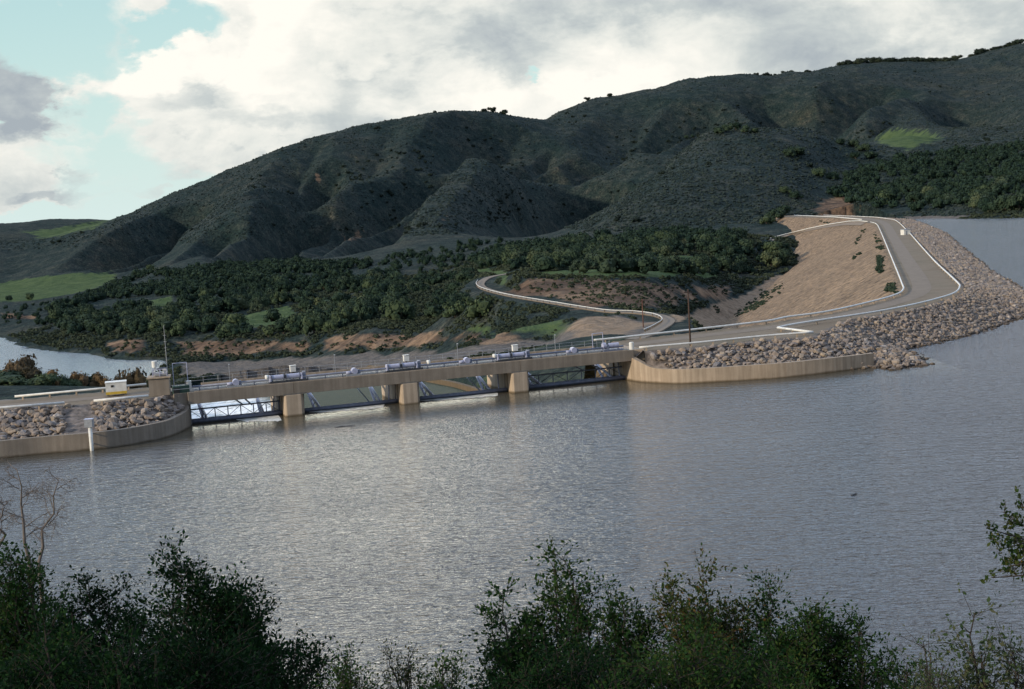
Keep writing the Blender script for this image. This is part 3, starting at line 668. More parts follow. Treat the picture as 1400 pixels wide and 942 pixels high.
for pl, sf in (([(700, 383), (800, 380), (880, 384), (930, 392), (930, 420), (880, 425), (780, 412), (700, 398), (672, 390)], 12),
               ([(925, 398), (960, 390), (1005, 392), (1000, 410), (960, 414), (930, 412)], 10),
               ([(1105, 290), (1125, 272), (1165, 270), (1180, 290), (1140, 296)], 20),
               ([(440, 462), (520, 457), (600, 456), (690, 454), (725, 464), (690, 470), (600, 474), (500, 480), (440, 482)], 10),
               ([(240, 468), (330, 464), (430, 468), (420, 482), (330, 488), (250, 490)], 10),
               ([(140, 470), (200, 462), (206, 484), (160, 486)], 10), ([(0, 428), (50, 432), (50, 438), (0, 436)], 10),
               ([(430, 248), (440, 240), (438, 256), (428, 260)], 10), ([(600, 300), (612, 296), (608, 306)], 12), ([(470, 330), (500, 318), (490, 330)], 12)):
    soil = np.maximum(soil, poly_mask(pl, sf))
grav = np.maximum(grav, poly_mask([(250, 497), (420, 490), (600, 479), (760, 466), (770, 446), (840, 432), (905, 436), (905, 455), (840, 470), (760, 480), (600, 505), (420, 515), (250, 515)], 10))
soil = np.maximum(soil * .74, poly_mask([(700, 384), (800, 381), (880, 385), (930, 394), (925, 416), (880, 421), (780, 410), (700, 397), (676, 390)], 12) * .9)
tanc = np.maximum(poly_mask([(884, 458), (905, 450), (922, 437), (960, 424), (1000, 411), (1040, 391), (1060, 378), (1120, 380), (1120, 440), (1000, 445), (900, 460)], 6, 420), .85 * poly_mask([(775, 446), (800, 432), (860, 434), (905, 440), (895, 447), (850, 462), (790, 468)], 10))
_q0 = TX - O[0]; _q1 = TY - O[1]; _s = _q0 * E_[0] + _q1 * E_[1]; _n = _q0 * Nn[0] + _q1 * Nn[1]
_cg = (_s > SR) & (_s < SR + 40) & (_n > 14) & (_n < 160); grass = np.where(_cg, .36, grass); grav = np.where(_cg, 0, grav); tanc = np.where(_cg, 0, tanc)
zb = base_z(TX, TY); grav = np.maximum(grav, np.clip((TY - 1100) / 20, 0, 1) * np.clip((3.0 - TZ) / 2, 0, 1) * (TX > 335))
cov = np.stack([grass, soil, grav, tanc], -1).reshape(-1, 4).astype(np.float32)
ca = me.color_attributes.new('cover', 'FLOAT_COLOR', 'POINT'); ca.data.foreach_set('color', cov.ravel())
tag(new_obj('hills', me), kind='structure')

# ------------------------------------------------------------------ embankments
def emb_grid(name, fn, x0, x1, y0, y1, st, mats, zmin):
    xs = np.arange(x0, x1, st); ys = np.arange(y0, y1, st); X, Y = np.meshgrid(xs, ys, indexing='ij')
    Z, ins, reg, dd = fn(X, Y); bedn = fbm(X / 3., Y / 3., 2, 3)
    Zr = np.where(ins, Z, Z + (.12 * bedn))
    idx = np.arange(X.size).reshape(X.shape); f = np.stack([idx[:-1, :-1], idx[1:, :-1], idx[1:, 1:], idx[:-1, 1:]], -1).reshape(-1, 4)
    zf = Z.ravel()[f]; xf = X.ravel()[f].mean(1); yf = Y.ravel()[f].mean(1)
    insf = ins.ravel()[f].all(1); down = (~ins & ~reg).ravel()[f].any(1) & (zf.min(1) < ZC)
    tz = base_z(xf, yf) - 6
    keep = (zf.max(1) > zmin) & (zf.max(1) > np.where(reg.ravel()[f].any(1) | insf, -99, tz))
    _a = xf - O[0]; _b = yf - O[1]; _s = _a * E_[0] + _b * E_[1]; _n = _a * Nn[0] + _b * Nn[1]; keep &= ~((_s > SL - 1.2) & (_s < SR + 1.0) & (_n > -4) & (_n < 300)) 
    fm = np.where(insf, 0, np.where(reg.ravel()[f].all(1), 1, 2)); fm = np.where(insf, 0, fm)
    # the submerged toe reads as rock, the landward face as cobbles
    up = seg_dist(xf, yf, up_edge if fn is emb_right else nearL)[0] < seg_dist(xf, yf, dn_edge if fn is emb_right else farL)[0]
    fm = np.where((fm == 2) & up, 1, fm)
    f = f[keep]; fm = fm[keep]; used = np.unique(f); rm = np.full(X.size, -1); rm[used] = np.arange(len(used))
    V = np.stack([X, Y, Zr], -1).reshape(-1, 3)[used]
    return tag(new_obj(name, np_mesh(name, V, rm[f], mats, fm, True)), kind='structure')
def near_emb(x, y): return emb_right(x, y)
emb_grid('dam_embankment', emb_right, 14, 330, 235, 1420, 1.25, [M['road'], M['rockbed'], M['face']], -46)
emb_grid('dam_embankment', emb_left, -130, -44, 190, 300, .8, [M['road'], M['rockbed'], M['conc_d']], -20)

# worn track on the crest
def ribbon(name, line, w, mt, zfun=None, dz=.03, kind='structure'):
    a = offset(line, -w / 2); b = offset(line, w / 2); n = len(line); v = np.vstack([a, b])
    if zfun is None: v[:, 2] = [q[2] + dz for q in line] * 2
    else: v[:, 2] = zfun(v[:, 0], v[:, 1]) + dz
    f = [(i, i + 1, n + i + 1, n + i) for i in range(n - 1)]
    return tag(new_obj(name, np_mesh(name, v, np.array(f), mt, None, True)), kind=kind)
trk = smooth([P(a, b, ZC) for a, b in ((858, 472), (960, 459), (1060, 447), (1160, 429), (1225, 413), (1256, 400), (1258, 385), (1240, 355), (1222, 325), (1210, 306), (1190, 300), (1150, 297))])
ribbon('crest_track', trk, 4.6, M['track'], None, .03)
ribbon('crest_track', smooth([P(a, b, ZC) for a, b in ((-150, 567), (0, 555.5), (100, 547), (200, 538), (240, 534.5))]), 4.0, M['track'], None, .03)

# ------------------------------------------------------------------ water
lake_poly = [(-420, 15, 0), (-420, 170, 0)] + [tuple(p) for p in offset(wallL, .3)[::-1]] + [tuple(B(SL - .4, 3.2)), tuple(B(SR + .4, 3.2))] + [tuple(p) for p in offset(wallR, -.3)[1:-1]] + \
            [tuple(P(1195, 486, 2)[:2]) + (0,)] + [tuple(p) for p in np.array([(q[0] - 4, q[1] + 2, 0) for q in up_edge[6:]])] + [(700, 1700, 0), (2500, 1700, 0), (1500, 15, 0)]
me = bpy.data.meshes.new('reservoir'); me.from_pydata([tuple(map(float, (p[0], p[1], 0))) for p in lake_poly], [], [tuple(range(len(lake_poly)))]); me.materials.append(M['lake']); me.update()
import bmesh
bm_ = bmesh.new(); bm_.from_mesh(me); bmesh.ops.triangulate(bm_, faces=bm_.faces[:]); bmesh.ops.recalc_face_normals(bm_, faces=bm_.faces[:])
for f in bm_.faces:
    if f.normal.z < 0: f.normal_flip()
bm_.to_mesh(me); bm_.free()
tag(new_obj('reservoir', me), kind='structure')
MB().add([(-900, 560, -50), (-120, 560, -50), (-120, 1400, -50), (-900, 1400, -50)], [(0, 1, 2, 3)]).build('river', M['river'])['kind'] = 'structure'

# spillway chute floor with white water, chute wall
def chute():
    ns = [3.2, 3.6, 5, 8, 12, 16, 24, 36, 60, 110, 200, 240, 330]; zs = [-.25, -.6, -2.4, -6.0, -8.8, -10.6] + [float(chute_z(np.array(v))) + .3 for v in ns[6:]]
    V = []; ss = np.linspace(SL, SR, 24)
    for n_, z_ in zip(ns, zs):
        for s_ in ss: V.append(B(s_, n_, z_))
    k = len(ss); F = [(i * k + j, i * k + j + 1, (i + 1) * k + j + 1, (i + 1) * k + j) for i in range(len(ns) - 1) for j in range(k - 1)]
    m, nt, b = mat('spilling_water', (.3, .3, .28), .75, 0, .1); p = pos(nt)
    n1 = noise_tex(nt, mapping(nt, p, (.5, .14, .5), (0, 0, -TH)), 1.0, 5, .65, .6)
    r = ramp(nt, n1.outputs['Fac'], [(.30, (.16, .17, .14)), (.42, (.6, .6, .55)), (.54, (.9, .89, .84))])
    q = nt.nodes.new('ShaderNodeSeparateXYZ'); nt.links.new(p, q.inputs[0])
    sl_ = mth(nt, 'ADD', mth(nt, 'MULTIPLY', mth(nt, 'SUBTRACT', q.outputs[0], float(O[0])), float(E_[0])), mth(nt, 'MULTIPLY', mth(nt, 'SUBTRACT', q.outputs[1], float(O[1])), float(E_[1])))
    lw = mth(nt, 'MULTIPLY', mth(nt, 'SUBTRACT', -3.0, sl_), 1 / 6, clamp=True)
    cc_ = mixc(nt, lw, (.050, .058, .034), r.outputs[0])
    nt.links.new(cc_, b.inputs['Base Color']); bump(nt, b, n1.outputs['Fac'], .6, .4)
    o = new_obj('spilling_water', np_mesh('spilling_water', V, np.array(F), m, None, True)); tag(o, kind='structure')
    w = MB()
    ns2 = [(9, 4.4), (13, 3.2), (16, 1.0), (19, -3), (24, -8.0), (32, -9.8), (110, -11.3), (200, -15), (330, -46)]
    for (a, za), (b_, zb_) in zip(ns2[:-1], ns2[1:]):
        q = [B(SR - .3, a), B(SR + .9, a), B(SR + .9, b_), B(SR - .3, b_)]; w.prism(q, -52, [za, za, zb_, zb_])
    o = w.build('chute_wall', M['conc_l']); tag(o, 'pale concrete side wall of the spillway chute, seen through the rightmost gate bay', 'wall')
    w = MB()
    for (a, za), (b_, zb_) in zip(ns2[:-1], ns2[1:]):
        q = [B(SL - .9, a), B(SL + .2, a), B(SL + .2, b_), B(SL - .9, b_)]; w.prism(q, -52, [za, za, zb_, zb_])
    o = w.build('chute_wall', M['conc']); tag(o, 'concrete side wall of the spillway chute below the left abutment', 'wall')
chute()
def reflection_patch(s0, s1, n0, n1, seed, label):  # flat white sheet painting the reflection of bright spillway water on the lake
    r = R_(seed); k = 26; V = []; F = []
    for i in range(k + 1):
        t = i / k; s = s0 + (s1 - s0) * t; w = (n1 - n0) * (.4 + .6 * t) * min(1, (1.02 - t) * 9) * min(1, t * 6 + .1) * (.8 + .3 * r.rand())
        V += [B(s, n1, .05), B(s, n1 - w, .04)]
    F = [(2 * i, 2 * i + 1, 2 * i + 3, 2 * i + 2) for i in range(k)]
    o = new_obj('painted_reflection', np_mesh('painted_reflection', V, np.array(F), M['painted_reflection'])); tag(o, label, 'painted_reflection', kind='stuff')

# ------------------------------------------------------------------ wing walls
def wing_wall(line, tops, name, label, mt, side):
    L = smooth(line, 5); T = smooth([np.array([t, 0, 0]) for t in tops], 5)[:, 0]
    w = MB(); inn = offset(L, side)
    for i in range(len(L) - 1):
        q = [L[i], L[i + 1], inn[i + 1], inn[i]]
        w.prism(q, -10, [T[i], T[i + 1], T[i + 1], T[i]])
    o = w.build(name, mt); tag(o, label, 'wall'); return o
wr = wing_wall(wallR, wallR_top, 'wing_wall', 'long tan concrete wing wall sweeping from the bridge to the rock spit', M['conc_l'], -.9)
wl = wing_wall(wallL, wallL_top, 'wing_wall', 'curved grey concrete wing wall holding rocks at the left bridge end', M['conc'], .9)
# abutment blocks under the bridge ends
o = MB().prism([B(SR, 1.2), B(SR + 2.2, .6), B(SR + 2.2, 9.5), B(SR, 9.5)], -10, 5.35).build('abutment', M['conc_l']); tag(o, 'tan concrete abutment carrying the right end of the spillway bridge', 'abutment')
o = MB().prism([B(SL - 2.2, .3), B(SL, .9), B(SL, 9.5), B(SL - 2.2, 9.5)], -10, 5.35).build('abutment', M['conc']); tag(o, 'grey concrete abutment carrying the left end of the spillway bridge', 'abutment')

# ------------------------------------------------------------------ piers, bridge, gates
SP = 19.35; PW = 3.3
pier_s = [-SP - PW / 2, -PW / 2, SP - PW / 2]
plabel = ['concrete bridge pier with stoplog slot, nearest the left abutment', 'concrete bridge pier with stoplog slot, middle one of three', 'concrete bridge pier with stoplog slot, nearest the right abutment']
def local_obj_root(name, label, cat, s, group=None):
    t = thing(name, label, cat, B(s, 0, 0), TH, group); return t
for s, lb in zip(pier_s, plabel):
    t = local_obj_root('bridge_pier', lb, 'pier', s, 'piers under the spillway bridge')
    hw = PW / 2
    MB().prism([(-hw, 2.6), (-hw, .55), (-hw + .3, .25), (hw - .55, .25), (hw, 1.3), (hw, 2.6)], -10, 3.44).build('nose', M['conc_p'], t, bevel=.05)
    MB().prism([(-hw + .45, 2.603), (hw - .45, 2.603), (hw - .45, 3.397), (-hw + .45, 3.397)], -10, 3.43).build('slot', M['conc_d'], t)
    MB().prism([(-hw, 3.4), (hw, 3.4), (hw, 14), (-hw, 14)], -10, 3.44).build('shaft', M['conc_p'], t, bevel=.05)
    MB().prism([(-hw - .15, .3), (hw + .15, .3), (hw + .15, 9.0), (-hw - .15, 9.0)], 3.45, 3.7).build('bearing', M['conc_d'], t)
br = thing('spillway_bridge', 'long concrete spillway bridge deck spanning four gate bays', 'bridge', B(0, 0, 0), TH)
def spanbox(n0, n1, z0, z1, a=SL - .1, b=SR + .1): return MB().box(((a + b) / 2, (n0 + n1) / 2, (z0 + z1) / 2), (b - a, n1 - n0, z1 - z0))
spans = [(SL - .1, pier_s[0]), (pier_s[0], pier_s[1]), (pier_s[1], pier_s[2]), (pier_s[2], SR + .1)]
for a, b in spans:
    spanbox(.35, .95, 3.50, 5.40, a + .02, b - .02).build('girder', M['conc_d'] if False else M['conc'], br, bevel=.03)
    spanbox(8.2, 8.8, 3.50, 5.40, a + .02, b - .02).build('girder', M['conc'], br, bevel=.03)
spanbox(.953, 8.197, 5.0, 5.37).build('deck', M['conc_d'], br)
spanbox(8.25, 8.55, 5.403, 5.85, SL + 3, SR - 4).build('kerb', M['conc_l'], br)
spanbox(.38, .62, 5.403, 5.50, SL + 1, SR - 1).build('kerb', M['conc_l'], br)
# drive shaft over the deck
sh = thing('drive_shaft', 'long blue-grey hoist drive shaft running over the bridge deck', 'drive shaft', B(0, 0, 0), TH)
MB().tube([(SL + .5, 2.2, 6.05), (SR - 1, 2.2, 6.05)], .16, 10).build('shaft', M['blue'], sh, smooth=True)
MB().box(((SL + SR) / 2, 2.2, 5.62), (SR - SL - 2, .5, .12)).build('walkway', M['galv'], sh)
for k in range(26):
    x = SL + 2 + k * (SR - SL - 4) / 25
    MB().box((x, 2.2, 5.72), (.18, .22, .70)).build('bearing', M['blue'], sh)
# downstream railing
rl = thing('bridge_railing', 'thin galvanised railing along the far side of the bridge', 'railing', B(0, 0, 0), TH)
for z in (6.3, 6.85): MB().tube([(SL + 1, 8.4, z), (SR - 1, 8.4, z)], .03, 6).build('rail', M['galv'], rl)
for k in range(32):
    x = SL + 1 + k * (SR - SL - 2) / 31; MB().tube([(x, 8.4, 5.3), (x, 8.4, 6.9)], .035, 6).build('post', M['galv'], rl)

def gear(parent, x, y, z, r, w, mt, name):
    return MB().tube([(x - w / 2, y, z), (x + w / 2, y, z)], r, 16).build(name, mt, parent, smooth=False)
hlab = ['pale blue-grey twin drum gate hoist over the left pier', 'pale blue-grey twin drum gate hoist over the middle pier', 'pale blue-grey twin drum gate hoist over the right pier']
for i, s in enumerate(pier_s):
    t = thing('gate_hoist', hlab[i], 'hoist', B(s, 2.4, 5.4), TH, 'twin drum hoists on the bridge'); sgn = 1 if i != 1 else -1
    MB().box((-.4, 0, .16), (6.2, 1.5, .3)).build('base', M['dark'], t)
    for x, w in ((-2.15, 1.9), (.35, 2.1)):
        gear(t, x, 0, .85, .40, w, M['lav'], 'drum')
        for q in (-w / 2, w / 2): gear(t, x + q, 0, .85, .50, .10, M['blue'], 'flange')
    gear(t, -.95, 0, .8, .38, .4, M['dark'], 'coupling')
    for x in (-3.35, 1.75): MB().box((x, 0, .7), (.35, 1.1, 1.1), 0, 0, .7).build('bearing_block', M['lav'], t, bevel=.05)
    MB().tube([(-3.3 * sgn - .3 * sgn, 0, .95), (-3.3 * sgn - .8 * sgn, 0, .95)], .42, 14).build('end_cap', M['white'], t, smooth=True)
    MB().box((2.2, .1, .75), (.5, .8, 1.4)).build('gearbox', M['blue'], t, bevel=.04)
    c = thing('control_cabinet', ['white control cabinet on a post at the left pier hoist', 'white control cabinet on a post at the middle pier hoist', 'white control cabinet on a post at the right pier hoist'][i], 'cabinet', B(s + (1.0 if i != 1 else .9), 5.6, 5.4), TH, 'white control cabinets on the bridge')
    MB().box((0, 0, 1.65), (.95, .6, 1.0)).build('case', M['white'], c, bevel=.04)
    MB().tube([(0, 0, 0), (0, 0, 1.15)], .09, 8).build('post', M['wood'], c)
    MB().box((0, 0, 2.2), (1.05, .75, .08)).build('roof', M['white'], c)
mids = [(-SP * 1.5 - PW / 2, 'left'), (-SP * .5 - PW / 2, 'second'), (SP * .5 - PW / 2, 'third'), (SP * 1.5 - PW / 2, 'rightmost')]
ml = ['small shaft gear unit over the leftmost gate bay', 'small shaft gear unit over the second gate bay from the left', 'small shaft gear unit over the third gate bay from the left', 'small shaft gear unit over the rightmost gate bay']
for i, (s, _) in enumerate(mids):
    t = thing('shaft_gear_unit', ml[i], 'gear unit', B(s + .6, 2.2, 5.4), TH, 'gear units between the hoists')
    MB().box((0, 0, .14), (2.6, 1.2, .28)).build('base', M['galv'], t)
    MB().tube([(.2, -.5, .75), (.2, .5, .75)], .50, 14).build('gear_case', M['lav'], t)
    MB().tube([(-1.2, 0, .55), (-.2, 0, .55)], .25, 12).build('motor', M['lav'], t, smooth=True)
    MB().box((.9, 0, .6), (.35, .5, .7)).build('bearing_block', M['blue'], t, bevel=.04)

def gate(i, s0, s1, truss, label):
    """radial gate between faces s0 and s1: skin, top beam, arms, girders, trunnions"""
    t = thing('radial_gate', label, 'spillway gate', B((s0 + s1) / 2, 0, 0), TH, 'radial gates between the piers'); hw = (s1 - s0) / 2 - .08
    tr = np.array([0, 12.6, 1.6]); Rg = 9.6; V = []; F = []
    angs = np.linspace(radians(187), radians(232), 9)      # centre of arc downstream
    for a in angs:
        y = tr[1] + Rg * cos(a); z = tr[2] + Rg * sin(a)
        V += [(-hw, y, z), (hw, y, z)]
    for k in range(8): F.append((2 * k, 2 * k + 1, 2 * k + 3, 2 * k + 2))
    MB().add(V, F).build('skin_plate', M['blue'], t)
    y0 = V[0][1]; z0 = V[0][2]
    MB().tube([(-hw, y0 + .05, .42), (hw, y0 + .05, .42)], .30, 12).build('top_beam', M['blue'], t, smooth=True)
    MB().box((0, y0 + .25, .13), (2 * hw, .5, .22)).build('seal', M['dark'], t)
    for sx in (-1, 1):
        x = sx * (hw - 2.9)
        for (zz, yy) in ((.5, y0 + .3), (-2.2, y0 + .6)):
            MB().tube([(x, yy, zz), (x + sx * .35, tr[1], tr[2] + 1.2)], .24, 8).build('arm', M['lav'], t)
        m_ = MB()
        for q in range(6):
            f0 = (q + .2) / 6; f1 = (q + .9) / 6
            pa = np.array([x, y0 + .3, .5]) * (1 - f0) + np.array([x + sx * .35, tr[1], tr[2] + 1.2]) * f0
            pb = np.array([x, y0 + .6, -2.2]) * (1 - f1) + np.array([x + sx * .35, tr[1], tr[2] + 1.2]) * f1
            m_.tube([pa, pb], .07, 6)
        m_.build('lacing', M['lav'], t)
        MB().tube([(x + sx * .1, tr[1], tr[2] + 1.2), (x + sx * .6, tr[1], tr[2] + 1.2)], .4, 12).build('trunnion', M['galv'], t)
    # hoist cables from the drums above
    for sx in (-1, 1): MB().tube([(sx * (hw - .25), y0 + .2, .5), (sx * (hw - .25), 2.6, 5.2)], .05, 6).build('cable', M['dark'], t)
    if truss:
        yt = y0 + 1.3; m_ = MB(); zt = 2.15; zb = .55
        for z in (zt, zb): MB().tube([(-hw, yt, z), (hw, yt, z)], .12, 8).build('chord', M['blue'], t)
        nb = 7; xs = np.linspace(-hw + .2, hw - .2, nb + 1)
        for q in range(nb + 1): MB().tube([(xs[q], yt, zb), (xs[q], yt, zt)], .09, 6).build('vertical', M['blue'], t)
        for q in range(nb):
            a, b = (xs[q], xs[q + 1]) if q % 2 else (xs[q + 1], xs[q])
            m_.tube([(a, yt, zb), (b, yt, zt)], .05, 6)
        m_.build('bracing', M['dark'], t)
        MB().tube([(hw * .2, yt, 2.1), (hw * -.15, yt + 4, 4.2)], .12, 6).build('stay', M['lav'], t)
    MB().tube([(hw - 4.7, y0 + .4, .6 if not truss else 2.1), (hw - 5.9, y0 + 8, 3.6)], .13, 6).build('stay', M['galv'] if not truss else M['lav'], t)
    MB().tube([(hw - .2, y0 + 4, 4.6), (hw - 1.3, y0 + .5, .6)], .11, 6).build('stay', M['lav'], t)
bays = [(SL, pier_s[0] - PW / 2), (pier_s[0] + PW / 2, pier_s[1] - PW / 2), (pier_s[1] + PW / 2, pier_s[2] - PW / 2), (pier_s[2] + PW / 2, SR)]
gl_ = ['blue-grey radial gate with truss walkway beside the left abutment', 'blue-grey radial gate with plain top beam, second bay from left', 'blue-grey radial gate with plain top beam, third bay from left', 'blue-grey radial gate with truss walkway beside the right abutment']
for i, (a, b) in enumerate(bays):
    gate(i, a, b, i in (0, 3), gl_[i])
reflection_patch(bays[0][1] - 7.5, bays[0][1] - .8, -5.0, 2.9, 3, 'painted white reflection on the water under the leftmost gate')
reflection_patch(bays[1][0] + 1, bays[1][1] - 2.5, -1.6, 2.9, 5, 'painted strip of white reflection at the foot of the second gate from the left')
reflection_patch(bays[2][0] + .5, bays[2][1] - 2.0, -1.4, 2.9, 6, 'painted strip of white reflection at the foot of the third gate from the left')

# ------------------------------------------------------------------ left abutment installations
CK = P(216, 541, ZC); gx = TH
t = thing('control_house', 'small square concrete control house with flat overhanging roof slab', 'control house', (CK[0], CK[1] + 1.6, ZC), radians(10))
MB().box((0, 0, 1.35), (3.1, 3.0, 2.7)).build('wall', M['conc'], t)
MB().box((0, 0, 2.80), (3.6, 3.5, .2)).build('roof', M['conc_l'], t)
HB = np.array([CK[0], CK[1] + 1.6, ZC + 2.9])
q = thing('equipment_rack', 'pale grey railed equipment rack on the control house roof', 'equipment', HB + [.2, 0, 0], radians(10))
for x in (-1.1, 0, 1.1):
    for y in (-1, 1): MB().box((x, y, .6), (.09, .09, 1.2)).build('post', M['lav'], q)
for z in (.5, 1.15):
    for y in (-1, 1): MB().box((0, y, z), (2.3, .08, .08)).build('rail', M['lav'], q)
MB().box((.1, 0, .35), (1.9, 1.1, .6)).build('case', M['galv'], q, bevel=.04)
MB().box((.8, -.5, .8), (.6, .4, .7)).build('case', M['white'], q, bevel=.04)
q = thing('tank', 'small white drum on a short post above the control house', 'tank', HB + [-.6, .2, .65], 0)
MB().tube([(0, 0, .75), (0, 0, 1.75)], .42, 16).build('drum', M['white'], q, smooth=False)
MB().tube([(0, 0, 0), (0, 0, .76)], .10, 8).build('post', M['galv'], q)
q = thing('antenna_mast', 'thin tall lattice antenna mast behind the control house roof', 'antenna', (HB[0] + 1.15, HB[1] + 1.0, ZC + 2.6), 0)
MB().tube([(0, 0, 0), (0, 0, 8.2)], .07, 6, r2=.03).build('mast', M['galv'], q)
for z in (4.6, 5.6, 6.6): MB().tube([(-.25, 0, z), (.25, 0, z)], .03, 5).build('crosspiece', M['galv'], q)
q = thing('pipe_frame', 'tall white pipe frame standing behind the left abutment', 'frame', (HB[0] + 2.9, HB[1] + 2, ZC), TH)
for x in (-1.1, 1.1): MB().tube([(x, 0, 0), (x, 0, 4.6)], .06, 8).build('post', M['lav'], q)
MB().tube([(-1.1, 0, 4.6), (1.1, 0, 4.6)], .06, 8).build('crossbar', M['lav'], q)
q = thing('generator_set', 'dark green machinery with black grille in the left abutment yard', 'generator', (HB[0] + 3.4, HB[1] - .6, ZC), TH)
M['dgreen'] = simple_noise_mat('dark_green_paint', (.02, .05, .04), (.03, .06, .05), 2, .6, 0)
MB().box((0, 0, .65), (2.6, 1.3, 1.3)).build('housing', M['dgreen'], q, bevel=.06)
MB().box((-.7, -.68, .6), (.9, .06, .8)).build('grille', M['black'], q)
MB().tube([(.8, 0, 1.28), (.8, 0, 2.1)], .1, 8).build('exhaust', M['dark'], q)
for z0 in (.8, 1.5):
    MB().tube([(-1.5, -.9, z0), (1.7, -.9, z0)], .04, 6).build('rail', M['galv'], q)
q = thing('control_cabinet', 'white control cabinet at the left end of the bridge', 'cabinet', B(SL + .3, 2.2, 5.4), TH, 'white control cabinets on the bridge')
MB().box((0, 0, 1.0), (.9, .7, 1.1)).build('case', M['white'], q, bevel=.04); MB().tube([(0, 0, 0), (0, 0, .46)], .1, 8).build('post', M['blue'], q)
MB().box((0, 0, 1.6), (1.0, .8, .08)).build('roof', M['white'], q)
q = thing('stand_pipe', 'pale vertical stand pipe against the left wing wall end', 'pipe', wallL[1] * np.array([1, 1, 0]) + np.array([.1, -.25, 0]), 0)
MB().tube([(0, 0, -1), (0, 0, 5.9)], .17, 10).build('pipe', M['galv'], q, smooth=True)
for z in (2.0, 4.2): MB().box((0, .12, z), (.6, .25, .12)).build('bracket', M['galv'], q)
# white instrument shed with yellow band
b0 = P(157, 542, ZC)
q = thing('instrument_shed', 'white box shed with yellow stripe along its base beside the road', 'shed', (b0[0], b0[1] + 1.2, ZC), radians(14))
MB().box((0, 0, .55), (3.2, 2.3, .42)).build('yellow_band', M['yellow'], q)
MB().box((0, 0, 1.46), (3.18, 2.28, 1.4)).build('body', M['white'], q)
MB().box((0, 0, 2.22), (3.3, 2.4, .12)).build('roof', M['white'], q)
MB().box((-.55, -1.165, 1.65), (.42, .05, .34)).build('vent', M['black'], q)
for x in (-1.3, 1.3):
    for y in (-.9, .9): MB().box((x, y, .16), (.3, .3, .34)).build('foot', M['conc_d'], q)
# water gauge post
g0 = P(127, 615.5, 0)
q = thing('gauge_post', 'white water level gauge pipe with grey box on top', 'gauge post', (g0[0], g0[1] - .45, 0), 0)
MB().tube([(0, 0, -3), (0, 0, 3.4)], .27, 14).build('pipe', M['white'], q, smooth=True)
MB().box((-.1, .15, 4.0), (1.15, 1.0, 1.15)).build('case', M['galv'], q, bevel=.04)
MB().box((-.1, .15, 4.62), (1.25, 1.1, .08)).build('lid', M['lav'], q)
MB().box((.1, .5, 2.4), (.14, 1.1, .14)).build('bracket', M['galv'], q); MB().box((.1, .5, .9), (.14, 1.1, .14)).build('bracket', M['galv'], q)

# ------------------------------------------------------------------ guard rails
def guard(line, label, r, post_step, drop, mt='white', group='white pipe guardrails on the dam', zf=None, flat=False):
    line = np.asarray(line, float); L = [0.]
    for a, b in zip(line[:-1], line[1:]): L.append(L[-1] + np.linalg.norm(b - a))
    c = line[0]; t = thing('guardrail', label, 'guardrail', (c[0], c[1], c[2] - drop), 0, group)
    rel = line - np.array([c[0], c[1], c[2] - drop]); MB().tube(rel, r * .82, 10).build('rail', M[mt], t, smooth=True)
    for e, k in ((rel[0], rel[1]), (rel[-1], rel[-2])):
        pass
    n = max(2, min(98, int(L[-1] / post_step))); 
    for i in range(n):
        s = (i + .3) / n * L[-1]; k = min(len(L) - 2, int(np.searchsorted(L, s, 'right') - 1)); f = (s - L[k]) / (L[k + 1] - L[k] + 1e-9)
        p = rel[k] * (1 - f) + rel[k + 1] * f
        MB().box((p[0], p[1], p[2] - r * .8 - (drop + .2) / 2), (.26, .26, drop + .2 - r * .2)).build('post', M['conc_l'] if mt == 'white' else M[mt], t)
    return t
guard(railL['near_a'], 'white pipe guardrail at the lower left corner of the rocks', .24, 4, .7)
guard(railL['near_b'][1:], 'short white pipe guardrail in front of the instrument shed', .24, 4, .7)
guard(railL['far'], 'white pipe guardrail behind the instrument shed on the left', .22, 4, .7)
guard(smooth(rail_w['low'], 4), 'white pipe guardrail above the rocks beside the right wing wall', .21, 4, .7)
guard([P(1063, 448, ZR), P(1111, 454, ZR)], 'short cream guardrail set crosswise, linking two others', .27, 4, .7)
k = 7
guard(smooth(rail_w['out'], 4), 'long white guardrail on the reservoir edge of the dam crest road', .24, 5, .7)
guard(smooth(rail_w['in'], 4), 'long white guardrail on the landward edge of the dam crest road', .24, 5, .7)
guard([P(1178, 300, ZR), P(1140, 296.5, ZR), P(1086, 294.3, ZR)], 'white guardrail at the far end of the dam crest', .4, 8, .7)
# ramp down the landward face
rp = smooth([P(1190, 303.5, ZR), P(1175, 302.5, 3), PD(1160, 302.5, 960), PD(1106, 312, 860 + 60), PD(1044, 327.5, 900)], 4)
def face_z(x, y): return emb_right(np.asarray(x, float), np.asarray(y, float))[0]
def face_hit(px, py):
    Ds = np.linspace(300, 1500, 2400); d = ray(px, py); t = Ds / d[1]; x = d[0] * t; z = CH + d[2] * t; fz = np.maximum(face_z(x, Ds), base_z(x, Ds)); k = np.argmax(fz > z)
    return np.array([x[k], Ds[k], fz[k]])
rpl = np.array([face_hit(a, b) for a, b in ((1186, 304.5), (1175, 303.5), (1160, 304), (1133, 308), (1106, 313.5), (1075, 321), (1048, 328.5))])
rr = rpl.copy(); rr[:, 2] += .8
guard(rr, 'white guardrail slanting down the landward face beside the ramp', .36, 9, .7)
rb = rpl.copy(); ribbon('ramp_road', offset(rb, -2.6), 4.0, M['track'], lambda x, y: np.maximum(face_z(x, y), base_z(x, y)), .35)
